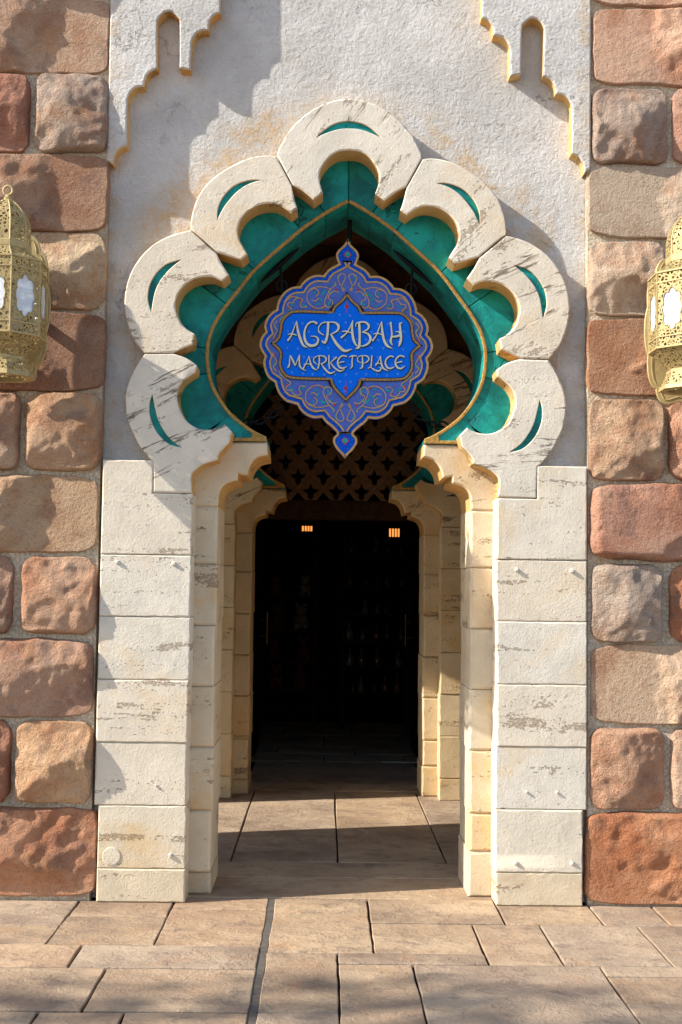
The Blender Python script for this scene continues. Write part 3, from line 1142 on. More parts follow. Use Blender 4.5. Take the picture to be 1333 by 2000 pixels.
def fleur(s=1.0):
    k = 0.95 * s
    q = []
    pts = [(0, .078), (.012, .045), (.020, .030), (.042, .024), (.068, .026), (.052, .004), (.030, -.008), (.020, -.022), (.026, -.040), (.012, -.052), (0, -.066)]
    q = [(x * k, z * k) for x, z in pts]
    return q + [(-x, z) for x, z in reversed(q[1:-1])]


proto = None
for r_ in range(-1, 13):
    for c_ in range(-4, 5):
        cx = cxl + (c_ + (0.5 if r_ % 2 else 0)) * DXL
        cz = czl + r_ * DZL
        half_w = 0.62 if r_ < 7 else 0.62 - (r_ - 7) * 0.06
        if abs(cx - AX) > half_w: continue
        if cz < P(660, 985, YL)[1] - 0.02: continue
        if proto is None:
            g = 0.0006
            dia = [(DXL / 2 - g, 0), (0.03, DZL - 0.028), (0, DZL - g), (-0.03, DZL - 0.028), (-DXL / 2 + g, 0), (-0.03, -DZL + 0.028), (0, -DZL + g), (0.03, -DZL + 0.028)]
            dia = [(DXL / 2 - g, 0), (0, DZL - g), (-DXL / 2 + g, 0), (0, -DZL + g)]
            proto = plate('lattice_tile', dia, 0.0, 0.03, LATT, latt, holes=[fleur(1.04)], bevel=0.002)
            o = proto
        else:
            o = proto.copy()
            link(o, latt)
        o.location = Vector((cx, YL, cz)) - latt.location
zl1, zl0 = P(660, 977, YL - 0.02)[1], P(660, 1014, YL - 0.02)[1]
tag(box('lintel_beam', -0.62, 0.86, YL - 0.003, YL + 0.2, zl0, zl1, WOOD, None, 0.006), 'dark brown timber lintel under the lattice screen', 'beam')
# recess between the inner arch and the shop
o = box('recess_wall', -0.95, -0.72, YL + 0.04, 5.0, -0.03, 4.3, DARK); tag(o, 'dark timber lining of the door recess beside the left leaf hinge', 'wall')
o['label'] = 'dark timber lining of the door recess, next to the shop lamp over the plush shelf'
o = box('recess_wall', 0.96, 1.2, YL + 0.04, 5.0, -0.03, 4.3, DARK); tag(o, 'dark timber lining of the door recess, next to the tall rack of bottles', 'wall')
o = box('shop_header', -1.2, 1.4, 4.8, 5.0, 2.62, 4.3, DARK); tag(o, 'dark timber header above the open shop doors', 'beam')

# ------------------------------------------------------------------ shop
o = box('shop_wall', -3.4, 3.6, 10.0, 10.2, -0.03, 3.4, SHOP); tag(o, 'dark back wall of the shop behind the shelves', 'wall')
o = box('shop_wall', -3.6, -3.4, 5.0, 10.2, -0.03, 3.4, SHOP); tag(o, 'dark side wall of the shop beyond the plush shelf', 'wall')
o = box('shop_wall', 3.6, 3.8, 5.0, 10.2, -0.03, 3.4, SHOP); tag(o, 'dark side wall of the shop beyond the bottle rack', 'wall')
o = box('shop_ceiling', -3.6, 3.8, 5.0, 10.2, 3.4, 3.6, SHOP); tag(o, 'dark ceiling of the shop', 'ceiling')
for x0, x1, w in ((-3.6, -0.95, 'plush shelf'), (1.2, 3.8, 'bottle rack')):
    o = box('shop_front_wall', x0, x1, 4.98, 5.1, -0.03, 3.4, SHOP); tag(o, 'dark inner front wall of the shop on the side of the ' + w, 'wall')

# door leaves folded back into the shop
for sgn, xx in ((-1, -0.66), (1, 0.905)):
    d = thing('door_leaf', 'dark open door leaf with brass pull handle beside the ' + ('plush toy shelf' if sgn < 0 else 'bottle rack'), 'door', (xx, 5.1, 0), 'open shop door leaves')
    for (a, b_, z0, z1, nm) in ((5.12, 5.22, 0.02, 2.55, 'stile'), (5.93, 6.03, 0.02, 2.55, 'stile'), (5.22, 5.93, 0.02, 0.3, 'rail'), (5.22, 5.93, 2.4, 2.55, 'rail'), (5.22, 5.93, 1.0, 1.12, 'rail')):
        box(nm, xx - 0.025, xx + 0.025, a, b_, z0, z1, DARK, d, 0.004)
    for (z0, z1) in ((0.3, 1.0), (1.12, 2.4)):
        box('panel', xx - 0.01, xx + 0.01, 5.22, 5.93, z0, z1, DARK, d)
    hx = xx - sgn * 0.085
    h = tube('handle', [(hx, 5.98, 1.02), (hx, 5.98, 1.34)], 0.014, BRASSH, d)
    for zz in (1.10, 1.26):
        tube('standoff', [(hx, 5.98, zz), (xx - sgn * 0.025, 5.98, zz)], 0.008, BRASSH, h)
tag(box('metal_threshold', 0.55, 0.95, 4.985, 5.015, -0.004, 0.006, BOLT), 'thin pale metal threshold strip at the shop door', 'threshold')

# lit ceiling lanterns
GLOW = mat_emit('lit amber glass', (255, 160, 78), 0.75)
for (px, py, w_, h_) in ((600.5, 1033, 22, 10), (770, 1041, 22, 16)):
    YLp = 8.6
    x, z = P(px, py, YLp)
    sc = F_PX / (YLp + 6.2)
    W_, H_ = w_ / sc, h_ / sc
    t = thing('ceiling_lantern', ('squat lit amber lantern hanging above the plush toy shelf' if px < 700 else 'taller lit amber lantern hanging above the bottle rack'), 'lantern', (x, YLp, z - H_ / 2), 'lit lanterns in the shop')
    box('base_tray', x - W_ * .6, x + W_ * .6, YLp - W_ * .6, YLp + W_ * .6, z - H_ * .5 - .03, z - H_ * .5, DARK, t, 0.004)
    box('cap', x - W_ * .6, x + W_ * .6, YLp - W_ * .6, YLp + W_ * .6, z + H_ * .5, z + H_ * .5 + .05, DARK, t, 0.004)
    tube('chain_rod', [(x, YLp, z + H_ * .5 + .04), (x, YLp, 3.4)], 0.006, DARK, t)
    for k in range(4):
        q = x - W_ / 2 + W_ * (k + 0.5) / 4
        box('glass_pane', q - W_ * 0.085, q + W_ * 0.085, YLp - W_ * 0.5, YLp - W_ * 0.48, z - H_ / 2, z + H_ / 2, GLOW, t)
    for k in range(5):
        q = x - W_ / 2 + W_ * k / 4
        box('bar', q - .006, q + .006, YLp - W_ * .52, YLp - W_ * .5, z - H_ / 2, z + H_ / 2, DARK, t)
    ld = bpy.data.lights.new('lantern_light', 'POINT')
    ld.energy = 0.03; ld.color = (1.0, 0.6, 0.28); ld.shadow_soft_size = 0.05
    lo = bpy.data.objects.new('lantern_light', ld)
    lo.location = Vector((x, YLp - W_ * 0.9, z)) - t.location
    link(lo, t)

# shelves and goods
PLUSH = [mat_plain('plush ' + n_, c_, 0.95, nscale=50) for n_, c_ in (('red', (96, 34, 30)), ('cream', (112, 100, 86)), ('blue', (60, 72, 96)), ('brown', (76, 54, 36)))]
GLASSY = [mat_plain('glazed ' + n_, c_, 0.15, nscale=20, spec=0.6) for n_, c_ in (('amber', (100, 62, 26)), ('teal', (26, 60, 60)), ('ivory', (104, 98, 88)))]


def shelf(x0, x1, y0, y1, zs, label):
    t = thing('display_shelf', label, 'shelf', ((x0 + x1) / 2, (y0 + y1) / 2, 0))
    for x in (x0, x1):
        for y in (y0, y1):
            box('post', x - .02, x + .02, y - .02, y + .02, 0, zs[-1] + 0.3, WOOD, t)
    for z in zs:
        box('shelf_board', x0, x1, y0 + .021, y1 - .021, z - 0.03, z, WOOD, t)
    return t


def lathe(prof, seg=12):
    V, Fc = [], []
    for z, r in prof:
        for k in range(seg):
            a = 2 * PI * k / seg
            V.append((r * math.cos(a), r * math.sin(a), z))
    for i in range(len(prof) - 1):
        for k in range(seg):
            Fc.append((i * seg + k, i * seg + (k + 1) % seg, (i + 1) * seg + (k + 1) % seg, (i + 1) * seg + k))
    Fc.append(tuple(reversed(range(seg)))); Fc.append(tuple(range((len(prof) - 1) * seg, len(prof) * seg)))
    return V, Fc


def ball(c, r, sx=1, sy=1, sz=1, seg=12):
    prof = [(-math.cos(PI * k / 8) * r * sz, max(math.sin(PI * k / 8) * r, 0.0008)) for k in range(9)]
    V, Fc = lathe(prof, seg)
    return [(c[0] + x * sx, c[1] + y * sy, c[2] + z) for x, y, z in V], Fc


lz = [0.45, 0.78, 1.12, 1.5, 1.95]
shelf(-1.35, -0.10, 7.35, 7.75, lz, 'dark wooden shelf stacked with plush toys in the shop')
rz = [0.4, 0.7, 1.0, 1.3, 1.62, 1.98]
shelf(0.22, 0.95, 7.55, 7.9, rz, 'tall dark rack of small bottles and jars in the shop')
grng = random.Random(9)
for i, z in enumerate(lz[:4]):
    for k in range(4):
        x = -1.12 + k * 0.29 + grng.uniform(-.03, .03)
        s = grng.uniform(0.85, 1.1)
        y = 7.52
        body = merge([ball((x, y, z + 0.085 * s), 0.085 * s), ball((x, y - .01, z + 0.205 * s), 0.062 * s),
                      ball((x - .045 * s, y, z + 0.26 * s), 0.024 * s), ball((x + .045 * s, y, z + 0.26 * s), 0.024 * s),
                      ball((x - .05 * s, y - .08, z + 0.03 * s), 0.032 * s), ball((x + .05 * s, y - .08, z + 0.03 * s), 0.032 * s)])
        o = mesh_obj('plush_toy', body[0], body[1], grng.choice(PLUSH), None, 180)
        tag(o, 'small stuffed plush toy sitting on the dark shelf', 'plush toy', 'plush toys on the shelf')
for i, z in enumerate(rz):
    for k in range(5):
        x = 0.31 + k * 0.138 + grng.uniform(-.03, .03)
        if grng.random() < 0.2: continue
        s = grng.uniform(0.55, 1.2)
        v, f = lathe([(0.0, .035 * s), (.02 * s, .045 * s), (.07 * s, .048 * s), (.11 * s, .03 * s), (.13 * s, .014 * s), (.18 * s, .013 * s), (.185 * s, .018 * s), (.195 * s, .012 * s)])
        o = mesh_obj('bottle', [(x + a, 7.70 + b, z + c) for a, b, c in v], f, grng.choice(GLASSY), None, 60)
        tag(o, 'small round bottle with a narrow neck on the dark rack', 'bottle', 'bottles on the rack')

# ------------------------------------------------------------------ hanging sign
YSG = 0.34
BLUE = mat_plain('sign blue paint', (0, 114, 255), 0.5, nscale=30, namp=0.06, bump=0.001, spec=0.08)
BLUE2 = mat_plain('sign deep blue border', (14, 86, 222), 0.5, nscale=30, namp=0.08, bump=0.001, spec=0.08)
LAV = mat_plain('sign lavender field', (84, 112, 200), 0.6, nscale=40, namp=0.1, bump=0.001, spec=0.08)
SGOLD = mat_plain('sign gold paint', (196, 160, 104), 0.5, nscale=60, namp=0.15, bump=0.001)
SDARK = mat_plain('sign dark outline', (34, 26, 30), 0.7, nscale=40)
SLET = mat_plain('sign pale gilt letter', (222, 226, 204), 0.5, nscale=50, namp=0.1, bump=0.001)
STEAL = mat_plain('sign teal leaf', (0, 160, 168), 0.6, nscale=40)
SRED = mat_plain('sign red flower', (186, 44, 40), 0.6, nscale=40)
SWHITE = mat_plain('sign pale blue mark', (120, 180, 255), 0.6, nscale=40)


def s5(x, y): return (490 + x / 3.603, 450 + y / 3.603)


SIGN_R = [(683, 65, 1), (705, 105), (745, 145), (760, 180), (750, 215), (740, 240, 1), (800, 275), (830, 305), (842, 325, 1), (900, 325), (950, 345), (990, 380), (1008, 408, 1),
          (1060, 415), (1110, 445), (1145, 490), (1165, 545), (1168, 575, 1), (1205, 600), (1235, 640), (1250, 690), (1240, 735, 1), (1265, 765), (1280, 815), (1270, 860), (1240, 905, 1),
          (1250, 945), (1240, 1000), (1215, 1050), (1165, 1085, 1), (1160, 1110), (1135, 1165), (1090, 1210), (1045, 1225), (1005, 1235, 1), (985, 1270), (945, 1305), (890, 1325), (830, 1320, 1),
          (800, 1355), (760, 1385), (725, 1420), (722, 1438, 1), (745, 1465), (745, 1500), (720, 1540), (690, 1570), (663, 1600, 1)]
CART_R = [(680, 455, 1), (710, 500), (750, 535), (768, 560), (776, 586, 1), (1030, 586), (1090, 612), (1128, 660), (1136, 720), (1148, 775), (1190, 815, 1), (1148, 850), (1130, 885),
          (1135, 960), (1108, 1020), (1040, 1052), (772, 1052, 1), (764, 1085), (735, 1130), (695, 1168), (675, 1197, 1)]
sxa = (P(*s5(683, 65), YSG)[0] + P(*s5(663, 1600), YSG)[0]) / 2


def sign_half(items, Y):
    corners = [i for i, q in enumerate(items) if len(q) > 2]
    W = [P(*s5(q[0], q[1]), Y) for q in items]
    W[0] = (sxa, W[0][1]); W[-1] = (sxa, W[-1][1])
    out = []
    for a, b in zip(corners, corners[1:]):
        run = W[a:b + 1]
        out += catmull(run, 5)[:-1] if len(run) > 2 else run[:-1]
    out.append(W[-1])
    return out + [(2 * sxa - x, z) for x, z in reversed(out)][1:-1]


so = ccw(sign_half(SIGN_R, YSG))
ct = ccw(sign_half(CART_R, YSG))
zmid = (max(z for x, z in ct) + min(z for x, z in ct)) / 2
sign = thing('hanging_sign', 'ornate scalloped blue hanging sign with gold lettering and border', 'sign', (sxa, YSG + 0.02, min(z for x, z in so)))
plate('board', so, YSG, YSG + 0.045, BLUE2, sign, bevel=0.003)


def band(name, poly, w, y, th, mat):
    """a closed raised band along a ccw polygon, w wide towards the inside"""
    inn = inset(poly, w)
    V, Fc = [], []
    n = len(poly)
    for pts, yy in ((poly, y), (inn, y), (inn, y + th), (poly, y + th)):
        V += [(x, yy, z) for x, z in pts]
    for i in range(n):
        j = (i + 1) % n
        Fc += [(i, j, n + j, n + i), (n + i, n + j, 2 * n + j, 2 * n + i), (i, 3 * n + i, 3 * n + j, j), (2 * n + i, 2 * n + j, 3 * n + j, 3 * n + i)]
    return mesh_obj(name, V, Fc, mat, sign)


band('edge_moulding', inset(so, -0.002), 0.012, YSG - 0.007, 0.012, SGOLD)
inner = inset(so, 0.034)
# drop the neck and point of the inner field: keep only what lies between the two necks
ztop, zbot = P(*s5(683, 222), YSG)[1], P(*s5(665, 1425), YSG)[1]
inner = [(x, min(max(z, zbot), ztop)) for x, z in inner]
cl = []
for q in inner:
    if not cl or (Vector(q) - Vector(cl[-1])).length > 0.0025:
        cl.append(q)
inner = cl
plate('ornament_field', inner, YSG - 0.008, YSG - 0.0005, LAV, sign, bevel=0.002)
band('inner_moulding', inset(inner, -0.004), 0.009, YSG - 0.013, 0.010, SGOLD)
plate('cartouche', inset(ct, 0.004), YSG - 0.0125, YSG - 0.0085, BLUE, sign, bevel=0.001)
band('rope_bed', inset(ct, -0.009), 0.020, YSG - 0.0150, 0.004, SDARK)
# rope: short gold beads along the cartouche edge
beads = []
tot = 0.0
n = len(ct)
step = 0.0072
carry = 0.0
for i in range(n):
    a, b = Vector(ct[i]), Vector(ct[(i + 1) % n])
    L = (b - a).length
    if L < 1e-6: continue
    t = (b - a) / L
    s_ = carry
    while s_ < L:
        p = a + t * s_
        nr = Vector((-t.y, t.x))
        q = [p + nr * 0.006 + t * 0.0022, p + nr * 0.006 - t * 0.0022, p - nr * 0.006 - t * 0.0022, p - nr * 0.006 + t * 0.0022]
        V = [(k.x, YSG - 0.0185, k.y) for k in q] + [(k.x, YSG - 0.0149, k.y) for k in q]
        beads.append((V, [(0, 1, 2, 3), (0, 4, 5, 1), (1, 5, 6, 2), (2, 6, 7, 3), (3, 7, 4, 0)]))
        s_ += step
    carry = s_ - L
tag(mesh_obj('rope_border', *merge(beads), SGOLD, sign), kind='stuff')


def s8(x, y, w, Y, k=1.0):
    p = P(540 + x / 4.761, 610 + y / 4.761, Y)
    return (p[0], p[1], w / 4.761 / F_PX * (Y + 6.2) * k * 0.88)


LETTERS = [
    [[(190, 82, 6), (165, 150, 11), (140, 215, 15), (106, 266, 19)], [(190, 82, 8), (200, 160, 23), (222, 240, 27), (250, 305, 23), (290, 329, 5)], [(108, 210, 7), (140, 200, 12), (190, 214, 9)]],
    [[(380, 106, 24), (345, 88, 16), (300, 105, 16), (268, 160, 19), (262, 230, 23), (285, 290, 26), (330, 312, 27), (375, 295, 25), (390, 255, 20), (370, 228, 13), (320, 222, 5)]],
    [[(442, 212, 7), (400, 185, 13), (395, 140, 11), (430, 100, 10), (490, 92, 11), (550, 98, 17), (580, 130, 26), (568, 170, 21), (520, 200, 9), (498, 205, 6)],
     [(483, 96, 26), (480, 170, 25), (470, 240, 25), (450, 282, 26), (422, 266, 7)], [(508, 203, 15), (545, 270, 26), (590, 325, 30), (640, 360, 27), (706, 342, 4)]],
    [[(712, 74, 6), (690, 130, 13), (655, 190, 13), (603, 238, 19)], [(712, 74, 8), (705, 150, 22), (715, 240, 25), (735, 295, 20), (762, 320, 5)], [(612, 182, 7), (650, 177, 12), (706, 196, 9)]],
    [[(770, 96, 24), (775, 170, 25), (775, 260, 24), (768, 322, 27), (738, 338, 7)], [(740, 134, 7), (745, 105, 11), (780, 92, 14), (830, 95, 19), (860, 125, 23), (848, 160, 16), (798, 185, 8)],
     [(798, 185, 8), (850, 200, 17), (876, 240, 25), (860, 285, 23), (815, 312, 15), (783, 313, 6)]],
    [[(980, 86, 6), (955, 150, 12), (930, 215, 13), (893, 268, 19)], [(980, 86, 8), (985, 170, 23), (1000, 250, 25), (1030, 310, 25), (1078, 336, 5)], [(903, 206, 7), (940, 195, 12), (988, 212, 9)]],
    [[(1062, 92, 22), (1070, 150, 15), (1075, 210, 17), (1064, 270, 23), (1082, 308, 5)], [(1170, 96, 8), (1150, 115, 20), (1155, 180, 23), (1160, 240, 25), (1150, 290, 25), (1137, 320, 5)],
     [(1072, 228, 12), (1110, 226, 20), (1152, 210, 24), (1140, 184, 14), (1106, 180, 4)]],
    [[(130, 400, 8), (125, 450, 11), (120, 500, 15), (103, 515, 7)], [(130, 400, 11), (150, 440, 17), (178, 497, 15)], [(178, 497, 8), (200, 440, 10), (218, 398, 11)], [(218, 398, 10), (215, 450, 15), (225, 510, 17), (277, 546, 4)]],
    [[(305, 408, 6), (285, 460, 9), (248, 528, 13)], [(305, 408, 8), (318, 470, 15), (345, 520, 17), (382, 537, 4)], [(255, 486, 6), (290, 479, 9), (322, 490, 6)]],
    [[(400, 408, 14), (400, 470, 15), (388, 524, 16)], [(382, 487, 5), (350, 460, 9), (355, 425, 9), (395, 405, 8), (440, 410, 13), (465, 435, 15), (450, 465, 12), (413, 481, 6)], [(420, 480, 9), (455, 530, 17), (500, 567, 17), (550, 550, 4)]],
    [[(490, 398, 15), (490, 460, 13), (496, 528, 14)], [(562, 416, 15), (535, 440, 11), (503, 470, 6)], [(505, 468, 8), (540, 515, 15), (590, 547, 16), (634, 533, 4)]],
    [[(657, 412, 13), (615, 405, 13), (580, 435, 15), (572, 475, 17), (590, 512, 17), (625, 520, 15), (658, 503, 4)], [(574, 476, 6), (600, 465, 10), (632, 461, 11)]],
    [[(678, 417, 7), (710, 405, 13), (747, 407, 11)], [(710, 408, 11), (705, 460, 13), (705, 505, 14), (686, 524, 5)]],
    [[(800, 404, 14), (803, 460, 15), (800, 510, 16), (776, 524, 5)], [(792, 472, 5), (760, 455, 9), (760, 420, 9), (800, 403, 8), (845, 410, 13), (862, 435, 15), (845, 460, 11), (812, 476, 5)]],
    [[(890, 402, 13), (885, 460, 13), (880, 505, 14), (852, 521, 5)], [(880, 514, 8), (920, 540, 15), (958, 546, 15), (975, 522, 9), (955, 513, 4)]],
    [[(970, 404, 6), (950, 455, 9), (923, 498, 11)], [(970, 404, 8), (975, 465, 15), (995, 520, 17), (1042, 544, 4)], [(922, 482, 6), (950, 475, 9), (980, 482, 6)]],
    [[(1092, 416, 13), (1060, 408, 13), (1025, 435, 15), (1015, 475, 17), (1035, 515, 17), (1070, 522, 15), (1100, 503, 4)]],
    [[(1192, 416, 13), (1150, 405, 13), (1115, 435, 15), (1108, 475, 17), (1128, 515, 17), (1165, 522, 15), (1197, 498, 4)], [(1110, 476, 6), (1140, 465, 10), (1170, 459, 11)]],
]
for strokes in LETTERS:
    top, sh = [], []
    for k, st in enumerate(strokes):
        pts = catmull([s8(x, y, w, YSG - 0.02) for x, y, w in st], 6)
        top.append(ribbon_data(pts, YSG - 0.024 - k * 0.0005, 0.008))
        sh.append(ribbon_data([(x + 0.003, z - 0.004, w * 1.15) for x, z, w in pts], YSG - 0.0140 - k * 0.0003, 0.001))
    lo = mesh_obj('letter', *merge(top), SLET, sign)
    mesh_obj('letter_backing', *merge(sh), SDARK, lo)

# vines, leaves, flowers and small marks
VINES = [[(655, 432), (640, 402), (660, 352), (668, 322), (642, 308), (613, 335), (625, 375), (662, 425)],
         [(618, 440), (590, 430), (560, 450), (545, 480), (575, 500), (572, 535), (540, 545), (520, 515), (535, 465), (560, 420), (600, 385), (590, 370)],
         [(560, 415), (500, 400), (440, 408), (402, 440), (400, 500), (440, 542), (492, 552), (532, 530)],
         [(415, 425), (450, 412), (476, 430), (475, 455), (455, 468)],
         [(480, 480), (455, 500), (430, 490)], [(398, 540), (362, 545), (350, 520), (368, 490)],
         [(368, 490), (340, 478), (312, 488), (300, 510)], [(300, 512), (268, 515), (262, 535), (290, 562), (255, 590), (220, 622), (205, 650)],
         [(250, 500), (290, 470), (330, 475)], [(190, 640), (165, 672), (188, 705), (170, 740), (158, 770)]]
LEAVES = [(520, 445, 26, 0.6), (490, 485, 22, 2.4), (560, 512, 22, 1.0), (475, 525, 18, 0), (382, 528, 22, 2.6), (300, 525, 20, 0.8), (622, 330, 17, 2.0), (592, 388, 17, 1.2),
          (180, 690, 18, 1.4), (560, 445, 20, -0.6), (455, 440, 16, 1.8), (545, 540, 15, 0.3), (270, 560, 15, 2.1), (218, 618, 15, 1.0)]
DOTS = [(440, 545, 9), (505, 540, 8), (265, 548, 9), (600, 420, 9), (172, 760, 8), (355, 500, 8)]


def four(x, z):
    return [(x, z), (2 * sxa - x, z), (x, 2 * zmid - z), (2 * sxa - x, 2 * zmid - z)]


UPX = 1 / 3.603 / F_PX * (YSG + 6.2)
vr, lr, dr = [], [], []
for vi, vln in enumerate(VINES):
    W = catmull([P(*s5(x, y), YSG) for x, y in vln], 4)
    for c_ in range(4):
        pts = [four(x, z)[c_] + (UPX * 6.5,) for x, z in W]
        vr.append(ribbon_data(pts, YSG - 0.0115 - vi * 0.0001, 0.003))
for (x, y, r_, an) in LEAVES:
    X, Z = P(*s5(x, y), YSG)
    for c_, (a, b) in enumerate(four(X, Z)):
        an_ = an if c_ in (0, 3) else PI - an
        q = [(-1, 0), (-.4, .42), (.3, .5), (1, .15), (.35, .1), (-.3, -.1)]
        r = r_ * UPX * 1.15
        pts = [(a + (u * math.cos(an_) - v * math.sin(an_)) * r, b + (u * math.sin(an_) + v * math.cos(an_)) * r) for u, v in q]
        V = [(u, YSG - 0.0105, v) for u, v in pts] + [(u, YSG - 0.0082, v) for u, v in pts]
        lr.append((V, [tuple(range(6))] + [(i, (i + 1) % 6, 6 + (i + 1) % 6, 6 + i) for i in range(6)]))


def disc(x, z, r, y, th=0.002, seg=6, ph=0.0):
    V = [(x + r * math.cos(ph + 2 * PI * k / seg), y, z + r * math.sin(ph + 2 * PI * k / seg)) for k in range(seg)]
    V += [(a, y + th, b) for a, _, b in V]
    return V, [tuple(range(seg))] + [(i, (i + 1) % seg, seg + (i + 1) % seg, seg + i) for i in range(seg)]


for (x, y, r_) in DOTS:
    X, Z = P(*s5(x, y), YSG)
    for a, b in four(X, Z):
        dr.append(disc(a, b, r_ * UPX, YSG - 0.0108))
for (x, y) in ((673, 538),):
    X, Z = P(*s5(x, y), YSG)
    for zz in (Z, 2 * zmid - Z):
        dr.append(disc(sxa, zz, 16 * UPX, YSG - 0.0140, seg=5, ph=PI / 2))
        s_ = 1 if zz == Z else -1
        dr.append(ribbon_data([(sxa, zz, UPX * 5), (sxa, zz - s_ * UPX * 52, UPX * 4)], YSG - 0.0137, 0.001))
        dr.append(disc(sxa, zz + s_ * UPX * 28, 8 * UPX, YSG - 0.0139, seg=6))
for (x, y) in ((683, 172), (666, 1480)):
    X, Z = P(*s5(x, y), YSG)
    dr.append(disc(sxa, Z, 30 * UPX, YSG - 0.004, 0.004, seg=4))
    lr.append(disc(sxa, Z, 19 * UPX, YSG - 0.006, 0.002, seg=8))
tag(mesh_obj('vine_scroll', *merge(vr), SGOLD, sign), kind='stuff')
tag(mesh_obj('vine_leaves', *merge(lr), STEAL, sign), kind='stuff')
tag(mesh_obj('flowers', *merge(dr), SRED, sign), kind='stuff')
# border dots
mid = inset(so, 0.022)
dd = []
acc = 0
for i in range(len(mid)):
    a, b = Vector(mid[i]), Vector(mid[(i + 1) % len(mid)])
    acc += (b - a).length
    if acc > 0.028:
        acc = 0
        dd.append(disc(b.x, b.y, 0.0028, YSG - 0.0015, 0.002))
tag(mesh_obj('border_dots', *merge(dd), STEAL, sign), kind='stuff')
mk = []
mr = random.Random(2)
xs = [x for x, z in ct]; zs_ = [z for x, z in ct]
for r_ in range(14):
    for c_ in range(14):
        x = min(xs) + 0.05 + (c_ + (0.5 if r_ % 2 else 0)) * 0.058 + mr.uniform(-.006, .006)
        z = min(zs_) + 0.05 + r_ * 0.047 + mr.uniform(-.006, .006)
        inside = abs(x - sxa) < 0.335 and abs(z - zmid) < 0.165 or (abs(x - sxa) < 0.06 and abs(z - zmid) < 0.25)
        if not inside: continue
        for an in (0.5, 2.6, 4.7):
            mk.append(disc(x + 0.0045 * math.cos(an), z + 0.0045 * math.sin(an), 0.0026, YSG - 0.0132, 0.0008, 5))
tag(mesh_obj('blossom_marks', *merge(mk), SWHITE, sign), kind='stuff')


def chain(a, b, name='chain', n=None, sag=0.04):
    a, b = Vector(a), Vector(b)
    L = (b - a).length
    n = n or max(3, int(L / 0.034))
    parts = []
    for i in range(n):
        t = (i + 0.5) / n
        c = a.lerp(b, t) + Vector((0, 0, -sag * 4 * t * (1 - t)))
        d = (b - a).normalized()
        side = d.cross(Vector((0, 1, 0))).normalized() if i % 2 else Vector((0, 1, 0))
        hl, hw = L / n * 0.72, 0.014
        pth = []
        for k in range(12):
            an = 2 * PI * k / 12
            pth.append(c + d * (math.cos(an) * hl) + side * (math.sin(an) * hw))
        parts.append(tube_data(pth, 0.0055, 6, True))
    return mesh_obj(name, *merge(parts), IRON, sign, 60)


def P3(px, py, Y):
    x, z = P(px, py, Y)
    return (x, Y, z)


chain(P3(552, 792, YSG + 0.03), P3(478, 822, YSG + 0.05))
chain(P3(800, 795, YSG + 0.03), P3(874, 828, YSG + 0.05))
for (bx, by, ex, ey, s_) in ((548, 517, 551, 572, 1), (806, 521, 803, 578, -1)):
    Yk = YSG + 0.02
    path = catmull([P3(bx - s_ * 40, by + 36, Yk), P3(bx, by, Yk), P3(bx + s_ * 38, by - 34, Yk)], 6)
    tube('hanger_strap', path, [0.003 + 0.012 * math.sin(PI * i / (len(path) - 1)) for i in range(len(path))], IRON, sign)
    tube('hanger_rod', [P3(bx, by, Yk), P3(ex, ey, Yk)], 0.008, IRON, sign)
    tube('hanger_eye', [Vector(P3(ex, ey - 14, Yk)) + Vector((0.03 * math.cos(a), 0, 0.03 * math.sin(a))) for a in [2 * PI * k / 12 for k in range(12)]], 0.007, IRON, sign, 6, True)
tube('hanger_rod', [P3(683, 476, YSG + 0.02), P3(684, 430, YSG + 0.02)], 0.012, IRON, sign)

# ------------------------------------------------------------------ wall lanterns
def oct_ring(c, r, z, ph=PI / 8):
    return [(c[0] + r * math.sin(ph + k * PI / 4), c[1] - r * math.cos(ph + k * PI / 4), z) for k in range(8)]


def oct_loft(name, c, prof, mat, parent, cap=False, smooth=25):
    V, Fc = [], []
    for z, r in prof:
        V += oct_ring(c, r, z)
    for i in range(len(prof) - 1):
        for k in range(8):
            Fc.append((i * 8 + k, i * 8 + (k + 1) % 8, (i + 1) * 8 + (k + 1) % 8, (i + 1) * 8 + k))
    if cap:
        Fc.append(tuple(range(8))); Fc.append(tuple(range((len(prof) - 1) * 8, len(prof) * 8)))
    return mesh_obj(name, V, Fc, mat, parent, smooth)


def ribs(name, c, prof, r, parent):
    for k in range(8):
        an = PI / 8 + k * PI / 4
        v, f = tube_data([(c[0] + rr * math.sin(an), c[1] - rr * math.cos(an), z) for z, rr in prof], r, 5)
        mesh_obj(name, v, f, BRASS, parent, 60)


def lobed_window(w, h):
    """tall cusped opening with nine lobes"""
    pts = []
    lob = [(0, .5, .5), (.33, .36, .42), (.40, .02, .40), (.36, -.33, .42), (0, -.5, .5)]
    cs = [(0, 0.40), (0.30, 0.27), (0.36, 0.0), (0.30, -0.27), (0, -0.40), (-0.30, -0.27), (-0.36, 0.0), (-0.30, 0.27)]
    for k in range(96):
        a = 2 * PI * k / 96
        d = (math.sin(a), math.cos(a))
        best = 0.40
        for cx, cz in cs:
            rr = 0.20
            # ray against an ellipse-free circle in squeezed space
            b = d[0] * cx + d[1] * cz
            c2 = cx * cx + cz * cz - rr * rr
            disc_ = b * b - c2
            if disc_ > 0:
                best = max(best, b + math.sqrt(disc_))
        pts.append((d[0] * best * w, d[1] * best * h))
    return pts


